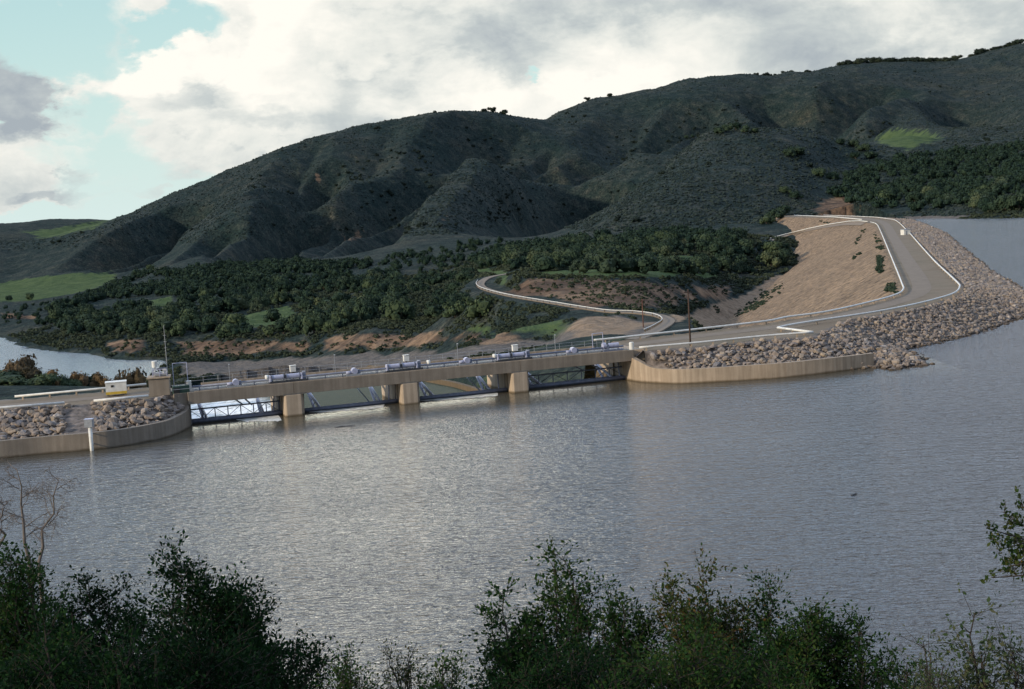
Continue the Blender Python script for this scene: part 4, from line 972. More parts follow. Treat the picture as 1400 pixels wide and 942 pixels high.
# white hut on the crest
hb = P(1238, 321, ZC)
q = thing('hut', 'small white hut at the bend on the distant dam crest', 'hut', (hb[0], hb[1], ZC), .3)
MB().box((0, 0, 1.3), (3.6, 3.0, 2.6)).build('wall', M['white'], q); MB().box((0, 0, 2.7), (4, 3.4, .22)).build('roof', M['galv'], q); MB().box((-.4, -1.52, 1.0), (.9, .06, 2.0)).build('door', M['galv'], q)

# access road below
ro = MB()
for i in range(len(arp) - 1):
    a, b = offset(arp, -3.2), offset(arp, 3.2)
a = offset(arp, -1.9); b = offset(arp, 1.9)
for i in range(len(arp) - 1):
    ro.add([a[i], a[i + 1], b[i + 1], b[i], a[i] - [0, 0, 3], a[i + 1] - [0, 0, 3], b[i + 1] - [0, 0, 3], b[i] - [0, 0, 3]], [(0, 1, 2, 3), (0, 4, 5, 1), (3, 2, 6, 7)])
ro.build('access_road', M['track'])['kind'] = 'structure'
side = a if project(a[30:31])[0][1] > project(b[30:31])[0][1] else b
gl2 = side[8:66].copy(); gl2[:, 2] += .75
guard(gl2, 'thin cream guardrail following the access road below the hillside', .15, 7, .5, group=None)

# ------------------------------------------------------------------ poles
def utility(px, py, z, h, label, r=.16, mt='wood'):
    b = P(px, py, z) if z is not None else hitpoint(px, py)
    q = thing('utility_pole', label, 'utility pole', b, 0)
    MB().tube([(0, 0, -1), (0, 0, h)], r, 10, r2=r * .7).build('pole', M[mt], q, smooth=True)
    MB().box((0, 0, h - .5), (1.7, .12, .14), .5).build('crossarm', M[mt], q)
    for x in (-.7, 0, .7): MB().tube([(x * cos(.5), x * sin(.5), h - .42), (x * cos(.5), x * sin(.5), h - .12)], .06, 6).build('insulator', M['dark'], q)
    return q
utility(944, 473, ZC, 10.0, 'dark wooden utility pole standing on the dam crest road edge', .17)
M['redwood'] = simple_noise_mat('reddish_wood', (.16, .07, .045), (.11, .05, .035), 4, .9, 0)
utility(880, 456, None, 9.5, 'reddish wooden pole near the bend of the access road', .17, 'redwood')
q = thing('pipe_frame', 'pale goalpost frame at the right end of the bridge', 'frame', B(SR - 4.2, 6, 5.4), TH)
for x in (-1.0, 1.0): MB().tube([(x, 0, 0), (x, 0, 2.9)], .07, 8).build('post', M['lav'], q)
MB().tube([(-1.0, 0, 2.9), (1.0, 0, 2.9)], .06, 8).build('crossbar', M['lav'], q)
q = thing('gate_hoist', 'short blue drum hoist at the right end of the bridge', 'hoist', B(SR - 3.2, 2.3, 5.4), TH)
MB().box((0, 0, .15), (3.6, 1.3, .3)).build('base', M['blue'], q)
MB().tube([(-.6, 0, .95), (1.3, 0, .95)], .42, 16).build('drum', M['lav'], q); MB().tube([(-1.7, 0, 1.0), (-1.1, 0, 1.0)], .5, 14).build('end_cap', M['lav'], q)
MB().box((-.85, 0, .6), (.35, .9, .9)).build('bearing_block', M['blue'], q)
q = thing('bollard', 'stubby white painted post at the right abutment corner', 'bollard', B(SR + .3, 1.6, 5.3), 0)
MB().tube([(0, 0, 0), (0, 0, 1.25)], .42, 12).build('post', M['white'], q); MB().tube([(0, 0, 1.25), (0, 0, 1.35)], .36, 12).build('cap', M['white'], q)
for i, (s, n_, lb) in enumerate(((-30, 7.8, 'thin lamp post on the far bridge side near the left end'), (-12.5, 7.8, 'thin lamp post on the far bridge side over the second bay'), (9, 7.8, 'thin lamp post on the far bridge side over the third bay'), (27, 7.8, 'thin lamp post on the far bridge side over the rightmost bay'))):
    q = thing('lamp_post', lb, 'lamp post', B(s, n_, 5.3), TH, 'lamp posts on the bridge')
    MB().tube([(0, 0, 0), (0, 0, 3.2)], .045, 6).build('post', M['galv'], q); MB().box((0, -.25, 3.22), (.14, .6, .09)).build('lamp', M['galv'], q)

# ------------------------------------------------------------------ rocks
def ico(sub):
    bm = bmesh.new(); bmesh.ops.create_icosphere(bm, subdivisions=sub, radius=1.0)
    v = np.array([x.co[:] for x in bm.verts]); f = np.array([[x.index for x in q.verts] for q in bm.faces]); bm.free(); return v, f
ico1, ico2 = ico(1), ico(2)
def rock_shape(seed, base):
    r = R_(seed); v = base[0].copy()
    for _ in range(13):                               # chop with random planes: angular boulder
        n = r.normal(size=3); n /= np.linalg.norm(n); d = .46 + .36 * r.rand(); s = v @ n; v = v - np.outer(np.maximum(0, s - d), n)
    v = v + .05 * r.normal(size=v.shape); v *= np.array([1, .8 + .3 * r.rand(), .62 + .25 * r.rand()]); return v, base[1]
rock_hi = [rock_shape(100 + i, ico2) for i in range(8)]; rock_lo = [rock_shape(200 + i, ico1) for i in range(8)]
rng = R_(7); rocks = []
def scatter_rocks(fn, x0, x1, y0, y1, cell_fn):
    xs, ys = x0, y0; pts = []
    step = .84
    X, Y = np.meshgrid(np.arange(x0, x1, step), np.arange(y0, y1, step), indexing='ij'); X = X + rng.uniform(-.45, .45, X.shape); Y = Y + rng.uniform(-.45, .45, Y.shape)
    Z, ins, reg, dd = fn(X, Y); ok = (reg & ~ins & (Z > -.7)) | ((~reg) & (~ins) & (Z > -.9) & (Z < .1) & (seg_dist(X, Y, foot if fn is emb_right else footL)[0] < 2.5) & (fn is emb_right))
    d = np.hypot(X, Y); p = np.clip(1.15 - (d - 300) / 700, .28, 1)
    if fn is emb_left: ok &= (seg_dist(X, Y, nearL)[0] > .1)
    ok &= rng.rand(*X.shape) < p
    return np.stack([X[ok], Y[ok], Z[ok]], -1)
def keep_clear(pts, paths):
    return pts
ptsR = scatter_rocks(emb_right, 15, 330, 236, 1250, None); ptsL = scatter_rocks(emb_left, -125, -44, 192, 240, None)
# bare gravel ramp through the left rocks, clear strip behind walls
gap_a, gap_b = P(105, 556, ZC), P(112, 592, 2.4)
dgap, _ = seg_dist(ptsL[:, 0], ptsL[:, 1], [gap_a, gap_b]); ptsL = ptsL[(dgap > 1.7 + rng.rand(len(dgap)) * 1.0)]
dwr, _ = seg_dist(ptsR[:, 0], ptsR[:, 1], wallR[:-1]); ptsR = ptsR[dwr > 1.0]
dwl, _ = seg_dist(ptsL[:, 0], ptsL[:, 1], wallL); ptsL = ptsL[dwl > 1.1]
for a in (rail_w['low'], rail_w['out']):
    dr, _ = seg_dist(ptsR[:, 0], ptsR[:, 1], a); ptsR = ptsR[dr > 1.6]
allp = np.vstack([ptsL, ptsR]); isL = np.arange(len(allp)) < len(ptsL)
sz = np.where(isL, .46 + .52 * rng.rand(len(allp)) ** 1.6, .40 + .52 * rng.rand(len(allp)) ** 2.2)
dd_ = np.hypot(allp[:, 0], allp[:, 1]); sz = np.where(dd_ > 420, sz * 1.35, sz)
app = sz / dd_; pr = project(allp); vis = (pr[:, 0] > 5) & (pr[:, 0] < 1395); app = np.where(vis, app, 0)
order = np.argsort(-app); top = order[:300]; rest = order[300:]
rmesh = [np_mesh('rock', v, f, M['rock']) for v, f in rock_hi]
for j, i in enumerate(top):
    s = sz[i]; o = new_obj('rock', rmesh[j % 8], None, (allp[i][0], allp[i][1], allp[i][2] + s * .28), (rng.uniform(-.4, .4), rng.uniform(-.4, .4), rng.uniform(0, 6.28)))
    o.scale = (s, s * rng.uniform(.75, 1.1), s * rng.uniform(.75, 1.1))
    if isL[i]: tag(o, 'large pinkish grey riprap boulder piled behind the left curved wall', 'rock', 'boulders behind the left wing wall')
    else: tag(o, 'large grey-tan riprap boulder on the slope right of the bridge', 'rock', 'boulders on the right embankment')
def merge_instances(name, protos, P_, S_, ang, mats, tilt=.4, fm=None, squash=None, smooth=False):
    VV = []; FF = []; b = 0; pid = rng.randint(0, len(protos), len(P_))
    for k, (v, f) in enumerate(protos):
        sel = np.where(pid == k)[0]
        if len(sel) == 0: continue
        c, s = np.cos(ang[sel]), np.sin(ang[sel]); n = len(sel)
        sc_ = S_[sel][:, None, None] if S_.ndim == 1 else S_[sel][:, None, :]
        v2 = v[None] * sc_
        x = v2[..., 0] * c[:, None] - v2[..., 1] * s[:, None]; y = v2[..., 0] * s[:, None] + v2[..., 1] * c[:, None]
        z = v2[..., 2]
        V = np.stack([x, y, z], -1) + P_[sel][:, None, :]
        F = f[None] + (np.arange(n) * len(v))[:, None, None] + b
        VV.append(V.reshape(-1, 3)); FF.append(F.reshape(-1, f.shape[1])); b += n * len(v)
    return new_obj(name, np_mesh(name, np.vstack(VV), np.vstack(FF), mats, None, smooth))
pr_ = allp[rest].copy(); pr_[:, 2] += sz[rest] * .22
near_ = np.where(dd_ < 480)[0]; kf = near_[rng.randint(0, len(near_), 9000)]; fp = allp[kf] + np.concatenate([rng.uniform(-.9, .9, (9000, 2)), np.full((9000, 1), .12)], 1); fs = .14 + .26 * rng.rand(9000) ** 1.5
okf = seg_dist(fp[:, 0], fp[:, 1], wallR[:-1])[0] > .9; okf &= seg_dist(fp[:, 0], fp[:, 1], wallL)[0] > .9; fp, fs = fp[okf], fs[okf]
pr_ = np.vstack([pr_, fp]); srest = np.concatenate([sz[rest], fs])
o = merge_instances('riprap', rock_lo, pr_, srest, rng.uniform(0, 6.28, len(srest)), M['rock'])
tag(o, 'loose mass of smaller grey-tan riprap stones covering the dam slopes', 'riprap', kind='stuff')

# ------------------------------------------------------------------ trees
def crown_proto(seed, nq, size, lobes=9, flat=.72, quads=True):
    """crown of unit half width: leaf clumps through several lobes, plus inner dark lobes"""
    r = R_(seed); L = []
    for i in range(lobes):
        a = r.rand() * 6.28; q = r.rand() ** .5 * .62; z = .15 + r.rand() * .75 * flat; L.append((q * cos(a), q * sin(a), z, .30 + .24 * r.rand()))
    V = []; F = []
    per = nq // lobes
    for (x, y, z, rad) in L:
        d = r.normal(size=(per, 3)); d /= np.linalg.norm(d, axis=1)[:, None]; d[:, 2] = np.where(d[:, 2] < -.4, -d[:, 2], d[:, 2])
        c = np.array([x, y, z]) + d * rad * (.82 + .22 * r.rand(per)[:, None]) * np.array([1, 1, .8])
        n = d + .42 * r.normal(size=(per, 3)); n /= np.linalg.norm(n, axis=1)[:, None]
        t = np.cross(n, r.normal(size=(per, 3))); t /= np.linalg.norm(t, axis=1)[:, None] + 1e-9; bt = np.cross(n, t)
        s = size * (.6 + .8 * r.rand(per))[:, None]
        b = len(V) * 0 + sum(len(q) for q in V)
        quad = np.stack([c - t * s, c + bt * s * .8, c + t * s, c - bt * s * .8], 1).reshape(-1, 3); V.append(quad); F.append(np.arange(per * 4).reshape(-1, 4) + b)
    V = np.vstack(V); F = np.vstack(F)
    # inner mass so the sky does not show straight through
    iv, jf = ico1; I = []; 
    for (x, y, z, rad) in L:
        b = len(V); w = iv * rad * .74 * np.array([1, 1, .8]) * (1 + .15 * r.normal(size=(len(iv), 1))) + np.array([x, y, z]); V = np.vstack([V, w])
        tri = jf + b; I.append(np.stack([tri[:, 0], tri[:, 1], tri[:, 2], tri[:, 2]], -1))
    return V, F, np.vstack(I)
def tree_mesh(seed, nq, size, mt, lobes=9, flat=.72, trunk=True):
    V, F, I = crown_proto(seed, nq, size, lobes, flat)
    tri = I[:, :3]; verts = [tuple(v) for v in V]; faces = [tuple(f) for f in F] + [tuple(f) for f in tri]; mi = [0] * len(faces)
    m_ = MB(); m_.v = verts; m_.f = faces; m_.m = mi
    if trunk:
        m_.tube([(0, 0, -.35), (.03, .01, .1), (.0, .05, .4)], .075, 6, m=1, r2=.04)
        for a in (0.5, 2.6, 4.6): m_.tube([(0, 0, .05), (.25 * cos(a), .25 * sin(a), .35)], .035, 5, m=1, r2=.015)
    return m_.mesh('tree', [mt, M['bark']])
oak_meshes = [tree_mesh(10 + i, 620, .065, M['oak'], 10 + i % 3) for i in range(5)]
oakg_meshes = [tree_mesh(30 + i, 620, .06, M['oakg'], 9) for i in range(3)]
ridge_meshes = [tree_mesh(50 + i, 420, .08, M['ridge'], 8) for i in range(3)]
brown_meshes = [tree_mesh(60 + i, 500, .05, M['brown'], 8, .9) for i in range(2)]
def lo_proto(seed):
    V, F, I = crown_proto(seed, 110, .10, 5, .62); return V, np.vstack([F[:, :3], F[:, [0, 2, 3]], I[:, :3]])
lo_protos = [lo_proto(80 + i) for i in range(5)]
trng = R_(11)
def inpoly_px(px, py, poly): return inside(np.asarray(px, float), np.asarray(py, float), poly)
def tree(meshes, p, w, h, name, label, group=None, cat='tree'):
    o = new_obj(name, meshes[trng.randint(len(meshes))], None, (p[0], p[1], p[2] + .02 * h), (0, 0, trng.uniform(0, 6.28))); o.scale = (w, w * trng.uniform(.85, 1.1), h); return tag(o, label, cat, group)
# woods: candidates over ground, kept where the photo shows canopy
forest = [  # (px polygon, density per m2, width range, species weights, label, group)
 ([(60, 430), (150, 395), (200, 375), (300, 365), (400, 360), (520, 365), (560, 400), (530, 430), (470, 452), (380, 462), (250, 462), (140, 466), (90, 455)], .0062, (8.0, 14), .2, 'rounded dark oak in the dense wood left of centre below the mountain', 'oaks in the left wood'),
 ([(640, 360), (700, 340), (800, 325), (950, 318), (1060, 335), (1085, 355), (1040, 378), (960, 378), (880, 372), (760, 372), (680, 366)], .0078, (7, 12.5), .35, 'large spreading oak in the grove between the mountain and the cut bank', 'oaks above the cut bank'),
 ([(430, 370), (560, 345), (680, 330), (700, 345), (650, 375), (640, 420), (560, 440), (500, 430)], .0036, (5.0, 10.0), .45, 'scattered oak on the brushy slope left of the access road', 'oaks left of the access road'),
 ([(0, 418), (60, 414), (110, 425), (90, 450), (0, 440)], .004, (4, 7), .4, 'bushy riverside tree on the far bank at the left edge', 'trees along the far river bank'),
 ([(1130, 270), (1180, 230), (1240, 215), (1400, 200), (1400, 292), (1300, 292), (1190, 288)], .0050, (9, 16), .3, 'dark oak on the slope above the far right shore', 'oaks above the right shore'),
]
big = []
Ntot = 0
for fi, (poly, dens, (w0, w1), gw, lab, grp) in enumerate(forest):
    hp = np.array([hitpoint(a, b, 300) for a, b in poly]); x0, y0 = hp[:, :2].min(0) - 40; x1, y1 = hp[:, :2].max(0) + 40
    n = int((x1 - x0) * (y1 - y0) * dens); X = trng.uniform(x0, x1, n); Y = trng.uniform(y0, y1, n); Z = ter_z(X, Y)
    pj = project(np.stack([X, Y, Z], -1)); ok = inpoly_px(pj[:, 0], pj[:, 1], poly)
    ez = emb_right(X, Y)[0]; ok &= ez < Z + .5
    for gp in ([(296, 440), (330, 430), (395, 416), (424, 438), (360, 452), (310, 450)], [(905, 352), (960, 348), (990, 357), (950, 367), (912, 366)], [(1200, 186), (1225, 178), (1265, 178), (1290, 190), (1240, 205), (1205, 196)], [(200, 412), (235, 405), (235, 420), (205, 422)]):
        ok &= ~inpoly_px(pj[:, 0], pj[:, 1], gp)
    dr, _ = seg_dist(X, Y, arp); ok &= dr > 7
    ok &= (Z > -48)
    cl = fbm(X / 60, Y / 60, 3, 77 + fi); ok &= cl > -.22
    X, Y, Z = X[ok], Y[ok], Z[ok]
    for x, y, z in zip(X, Y, Z): big.append((x, y, z, trng.uniform(w0, w1), trng.rand() < gw, lab, grp))
big_arr = sorted(big, key=lambda b: -b[3] / math.hypot(b[0], b[1]))
print('TREES', len(big_arr))
for x, y, z, w, g, lab, grp in big_arr[:260]:
    h = w * trng.uniform(.85, 1.15)
    tree(oakg_meshes if g else oak_meshes, (x, y, z), w * .64, h * .82, 'oak_tree', (lab.replace('dark oak', 'grey-green tree').replace('spreading oak', 'grey-green tree').replace('scattered oak', 'scattered grey-green tree') if g else lab), (grp.replace('oaks', 'grey-green trees') if g else grp))
rs = big_arr[260:]
if rs:
    Pp = np.array([(b[0], b[1], b[2]) for b in rs]); S = np.array([(b[3] * .64, b[3] * .64, b[3] * .82) for b in rs])
    o = merge_instances('far_wood', lo_protos, Pp, S, trng.uniform(0, 6.28, len(rs)), M['oak']); tag(o, 'mass of smaller dark trees filling the woods below the mountain', 'wood', kind='stuff')
# ridge line trees and singled-out trees
def at_ridge(px, guess):
    """skyline ground point for a column"""
    Ds = np.linspace(1500, 4600, 900); d = ray(px, 200); xx = d[0] / d[1] * Ds; tz = base_z(xx, Ds) + relief(xx, Ds, base_z(xx, Ds)); el = (tz - CH) / Ds; k = np.argmax(el); return np.array([xx[k], Ds[k], tz[k]])
for px, w, lab in [(664, 7, 'leftmost small tree of the clump on the mountain saddle'), (676, 10, 'middle small tree of the clump on the mountain saddle'), (690, 10, 'rightmost small tree of the clump on the mountain saddle'),
                   (806, 8, 'left tree of the pair left of the highest middle ridge'), (836, 8, 'right tree of the pair left of the highest middle ridge')]:
    p = at_ridge(px, 0); tree(ridge_meshes, p - [0, 0, 1.5], w * 1.25, w * 1.1, 'ridge_tree', lab, 'trees on the skyline')
for px in list(range(1040, 1062, 8)) + [1066, 1075, 1088, 1103, 1109] + list(range(1152, 1262, 7)) + list(range(1262, 1312, 7)) + list(range(1330, 1402, 7)):
    w = trng.uniform(9, 15) * (.6 if px < 1120 else 1.0); p = at_ridge(px + trng.uniform(-2, 2), 0)
    tree(ridge_meshes, p - [0, 0, 2.5], w * 1.35, w * 1.05, 'ridge_tree', 'small dark tree in the row along the right-hand skyline ridge', 'trees on the right skyline')
for px, py, w, lab in [(42, 410, 8, 'round lone oak in the left meadow, nearer the river bend'), (12, 411, 6.5, 'smaller lone oak at the left edge of the meadow'), (157, 390, 8, 'lone oak at the right corner of the left meadow'),
                       (371, 440, 10, 'oak standing in the bright grass clearing of the left wood'), (207, 372, 11, 'dark oak at the upper edge of the left wood'),
                       (548, 440, 13, 'large dark oak above the orange bluff'), (595, 434, 9, 'dark round tree right of the large bluff oak'), (658, 436, 10, 'dark round bush tree below the access road bend'), (622, 434, 8, 'low dark tree between two bluff oaks')]:
    p = hitpoint(px, py, 400); tree(oak_meshes, p, w * .75, w * 1.0, 'oak_tree', lab)
for px, py, w, lab in [(835, 372, 17, 'broad pale olive oak rising above the cut bank'), (793, 374, 9, 'smaller pale olive tree left of the broad one'), (1055, 368, 15, 'rounded pale oak beside the foot of the dam face'), (505, 360, 9, 'pale tree on the brushy slope'), (880, 374, 12, 'dark green oak right of the broad pale one')]:
    p = hitpoint(px, py, 500); tree(oak_meshes if 'dark' in lab else oakg_meshes, p, w * .72, w * .82, 'oak_tree', lab)
for k_, (px, py, w) in enumerate([(938, 187, 9), (948, 186, 9), (984, 181, 12), (994, 177, 14), (1006, 176, 15), (1018, 178, 12), (1030, 179, 10), (1085, 209, 16), (1078, 212, 12), (1095, 211, 12), (1120, 240, 14), (1140, 243, 13), (1160, 240, 12), (1150, 195, 12), (1165, 198, 14), (1180, 205, 15), (1192, 214, 14), (1170, 215, 12), (1060, 297, 14), (1072, 291, 13), (1048, 303, 12), (1090, 270, 12), (1075, 262, 11)]):
    p = hitpoint(px, py + 3, 900); tree(oak_meshes, p, w * .75, w * .75, 'oak_tree', 'dark oak on the rounded middle hill behind the dam', 'oaks on the middle hill')
# riverside trees behind the left road
for i, (px, py, D, w, br_) in enumerate([(4, 505, 330, 9, 0), (18, 498, 345, 7, 1), (34, 494, 350, 7, 1), (46, 503, 330, 6, 1), (58, 512, 320, 6, 0), (70, 510, 325, 5, 1), (82, 513, 330, 5, 0), (98, 520, 325, 4, 0), (112, 511, 335, 4.5, 1), (124, 508, 340, 5, 0), (134, 514, 330, 3.5, 1), (8, 516, 310, 6, 0), (30, 518, 312, 6, 0), (148, 517, 330, 3, 1), (162, 516, 335, 3, 1), (176, 517, 335, 3, 1), (190, 515, 335, 3, 1)]):
    p = PD(px, py, D); z = float(ter_z(np.array([p[0]]), np.array([p[1]]))[0]); h = max(2.0, (p[2] - z) / .95); w = max(w, .5 * h)
    cx = ['leafy', 'rusty'][br_]; near_ = ['at the left picture edge', 'left of the instrument shed', 'behind the instrument shed', 'behind the control house'][0 if px < 45 else 1 if px < 100 else 2 if px < 180 else 3]
    tree(brown_meshes if br_ else oak_meshes, (p[0], p[1], z), w * .8, h, 'riverside_tree', '%s riverside bush %s' % ('rusty brown bare' if br_ else 'dark green', near_), 'bushes behind the left road ' + cx + near_[:12])

# ------------------------------------------------------------------ shrub cover (stuff)
def shrub_field(name, n, region, s0, s1, mt, label, seed, dens_fn=None, leafy=False):
    r = R_(seed); px = []; 
    az = r.uniform(radians(-21.5), radians(21.5), n); lo, hi = region; D = np.exp(r.uniform(math.log(lo), math.log(hi), n))
    X = D * np.sin(az); Y = D * np.cos(az); Z = ter_z(X, Y); ok = dens_fn(X, Y, Z, D)
    X, Y, Z, D = X[ok], Y[ok], Z[ok], D[ok]
    S = (s0 + (s1 - s0) * r.rand(len(X)) ** 1.5); S3 = np.stack([S, S, S * .75], -1)
    protos = []
    if leafy:
        S3 = S3 * np.clip(D / 1000, .45, 1.0)[:, None]
        for k in range(6):
            V, F, I = crown_proto(900 + k, 44, .24, 2, .35); V = V[:len(F) * 4]; V = V / 1.0 * np.array([1.1, 1.1, 1.25]); protos.append((V, np.vstack([F[:, :3], F[:, [0, 2, 3]]])))
    for k in range(0 if leafy else 5):
        v, f = ico1; rr = R_(seed + k); w = v * (1 + .28 * rr.normal(size=(len(v), 1))) ; keep = f[(v[f].mean(1)[:, 2] > -.45)]; protos.append((w, keep))
    global rng
    o = merge_instances(name, protos, np.stack([X, Y, Z + S * .1], -1), S3, r.uniform(0, 6.28, len(X)), mt); tag(o, label, 'shrubs', kind='stuff'); print(name, len(X))
def sample_cover(X, Y, arr):
    a = (np.arctan2(X, Y) - AZ0) / (AZ1 - AZ0) * (NA - 1); l = np.interp(np.log(np.hypot(X, Y)), gl, np.arange(ND)); return arr[np.clip(a.round().astype(int), 0, NA - 1), np.clip(l.round().astype(int), 0, ND - 1)]
def dens_mtn(X, Y, Z, D):
    c = fbm(X / 50, Y / 50, 3, 8); ok = (sample_cover(X, Y, grass) < .3) & (sample_cover(X, Y, soil) < .4) & (Z > 1.5) & (c > -.35); ok &= (emb_right(X, Y)[0] < Z) | (Y > 1345)
    return ok
shrub_field('chaparral', 110000, (1180, 4300), .8, 1.9, M['chap'], 'grey-green chaparral scrub covering the mountain slopes', 5, dens_mtn)
def mountain_oaks():
    r = R_(321); n = 26000; az = r.uniform(radians(-21), radians(21), n); D = np.exp(r.uniform(math.log(1250), math.log(4000), n)); X = D * np.sin(az); Y = D * np.cos(az)
    Z = ter_z(X, Y); cv = carve(X, Y); c = fbm(X / 90, Y / 90, 3, 18); ok = (Z > 2) & (sample_cover(X, Y, grass) < .3) & (((cv > 24) & (r.rand(n) < .30) & (c > -.1)) | ((c > .30) & (r.rand(n) < .10)))
    ok &= (emb_right(X, Y)[0] < Z) | (Y > 1345); X, Y, Z = X[ok], Y[ok], Z[ok]; S = r.uniform(3.0, 7.0, len(X)); print('mountain oaks', len(X))
    o = merge_instances('mountain_oaks', lo_protos, np.stack([X, Y, Z - .4], -1), np.stack([S, S, S * 1.0], -1), r.uniform(0, 6.28, len(X)), M['ridge']); tag(o, 'dark brush and small oaks filling the mountain gullies', 'trees', kind='stuff')
mountain_oaks()
def dens_low(X, Y, Z, D):
    ok = (sample_cover(X, Y, grass) < .5) & (sample_cover(X, Y, grav) < .35) & (sample_cover(X, Y, tanc) < .35) & (Z > -49) & (emb_right(X, Y)[0] < Z + .3) & (emb_left(X, Y)[0] < Z)
    s = sample_cover(X, Y, soil); r = R_(99).rand(len(X)); ok &= (s < .35) | (r < .16); dr, _ = seg_dist(X, Y, arp); ok &= dr > 8
    q0 = X - O[0]; q1 = Y - O[1]; n_ = q0 * Nn[0] + q1 * Nn[1]; s_ = q0 * E_[0] + q1 * E_[1]; ok &= ~((s_ > SL - 3) & (s_ < SR + 3) & (n_ < 330)); ok &= fbm(X / 25, Y / 25, 3, 12) > -.2
    return ok
M['brush'] = crown_mat('brush_foliage', (.014, .026, .017), (.062, .076, .048))
shrub_field('undergrowth', 120000, (400, 1180), .9, 3.0, M['brush'], 'low scrub and brush between the trees and along the bluffs', 6, dens_low, True)
# shrub streaks on the landward dam face
def face_shrubs():
    r = R_(4); pts = []
    for (a, b, n, sp) in (((1072, 388), (1005, 433), 70, 7), ((1050, 408), (1028, 424), 40, 7), ((1036, 396), (1048, 402), 8, 3), ((1202, 350), (1206, 372), 30, 5), ((1180, 315), (1170, 335), 16, 3), ((1196, 318), (1205, 340), 20, 4), ((1178, 345), (1165, 356), 10, 2), ((1215, 390), (1222, 400), 18, 5), ((1120, 302), (1140, 308), 8, 3), ((975, 418), (985, 428), 8, 3)):
        for k in range(n):
            t = r.rand(); q = face_hit(a[0] + (b[0] - a[0]) * t + r.normal() * sp * .5, a[1] + (b[1] - a[1]) * t + r.normal() * sp * .35); pts.append(q)
    pts = np.array(pts); S = r.uniform(.7, 1.6, len(pts)); o = merge_instances('face_scrub', lo_protos, pts - [0, 0, .2], np.stack([S, S, S], -1), r.uniform(0, 6.28, len(pts)), M['oakg']); tag(o, 'streaks of green scrub on the tan cobble dam face', 'shrubs', kind='stuff')
face_shrubs()

# ------------------------------------------------------------------ foreground vegetation
def leaf_quads(C, DIR, size, r, aspect=.5):
    n = len(C); d = DIR + .7 * r.normal(size=(n, 3)); d /= np.linalg.norm(d, axis=1)[:, None] + 1e-9
    u = np.cross(d, r.normal(size=(n, 3))); u /= np.linalg.norm(u, axis=1)[:, None] + 1e-9; s = size * (.6 + .8 * r.rand(n))[:, None]
    V = np.stack([C, C + d * s * .5 + u * s * aspect * .5, C + d * s, C + d * s * .5 - u * s * aspect * .5], 1).reshape(-1, 3); F = np.arange(4 * n).reshape(-1, 4); return V, F
def shrub(px, top_py, D, half_w_px, label, seed, mt, leaf=.06, nst=12, nsec=16, ntw=6, nl=9, base_drop=None, name='oak_shrub', stemmt='fbark', lean=0., twr=.45, vfill=1.0, dome=.55):
    r = R_(seed); tp = PD(px, top_py, D); base_z_ = float(base_z(np.array([tp[0]]), np.array([tp[1]]))[0]); H = tp[2] - base_z_ if base_drop is None else base_drop
    H0_ = max(1.2, H); H = min(H0_, max(1.6, (960 - top_py) * D / FPX * 1.25)); bz = tp[2] - H; Wd = half_w_px * D / FPX
    t = thing(name, label, 'shrub', (tp[0], tp[1], tp[2] - H0_ - .1), 0); UP = np.array([0, 0, H0_ - H + .1])
    st = MB(); LC = []; LD = []
    def path(a, b, n, wob):
        pts = [a + (b - a) * (i / n) for i in range(n + 1)]; L = np.linalg.norm(b - a)
        for i in range(1, n): pts[i] = pts[i] + r.normal(size=3) * wob * L * np.array([1, 1, .5])
        return pts
    for k in range(nst):
        a = r.rand() * 6.28; q = r.rand() ** .6; rx = q * cos(a) * Wd; ry = q * sin(a) * Wd * .8
        hh = H * (1 - dome * q * q) * (.80 + .2 * r.rand()) if k else H * .97
        if k == 0: rx = ry = 0
        b0_ = np.array([rx * .45, ry * .45, 0]) + UP; e = np.array([rx + lean * hh, ry, hh]) + UP; pp = path(b0_, e, 6, .03); rad = .014 + .006 * H
        st.tube([np.array([rx * .1, ry * .1, -.3]), b0_ * np.array([.8, .8, .6]), b0_], rad * 1.5, 5, r2=rad, cap=False)
        st.tube(pp, rad, 5, r2=.006, cap=False)
        for j in range(nsec):
            f = .02 + .98 * (j + r.rand()) / nsec; f = min(f, .99); i = int(f * 6); p = pp[i] * (1 - (f * 6 - i)) + pp[i + 1] * (f * 6 - i)
            L = (.42 * (1.15 - f) + .10) * max(Wd, H * .35) * (.6 + .6 * r.rand()); th = r.rand() * 6.28; dv = np.array([cos(th), sin(th), .35 + .7 * r.rand()]); dv /= np.linalg.norm(dv)
            e2 = p + dv * L; p2 = path(p, e2, 3, .05); st.tube(p2, .010, 3, r2=.003, cap=False)
            for w in range(ntw):
                f2 = .15 + .85 * r.rand() if w else 1.0; g = f2 * 3; i2 = min(2, int(g)); pa = p2[i2] * (1 - (g - i2)) + p2[i2 + 1] * (g - i2)
                d3 = dv * .5 + r.normal(size=3) * .6 + np.array([0, 0, .35]); d3 /= np.linalg.norm(d3); Lt = twr * (.4 + .7 * r.rand()); pb = pa + d3 * Lt
                if w < 3: st.tube([pa, pb], .004, 3, r2=.002, cap=False)
                tt = r.rand(nl) ** .8; c = pa + (pb - pa) * tt[:, None] + r.normal(size=(nl, 3)) * .035; LC.append(c); LD.append(np.repeat(d3[None], nl, 0))
    C = np.vstack(LC); Dv = np.vstack(LD); V, F = leaf_quads(C, Dv, leaf, r)
    st.build('stem', M[stemmt], t); new_obj('foliage', np_mesh('foliage', V, F, M[mt]), t); return t
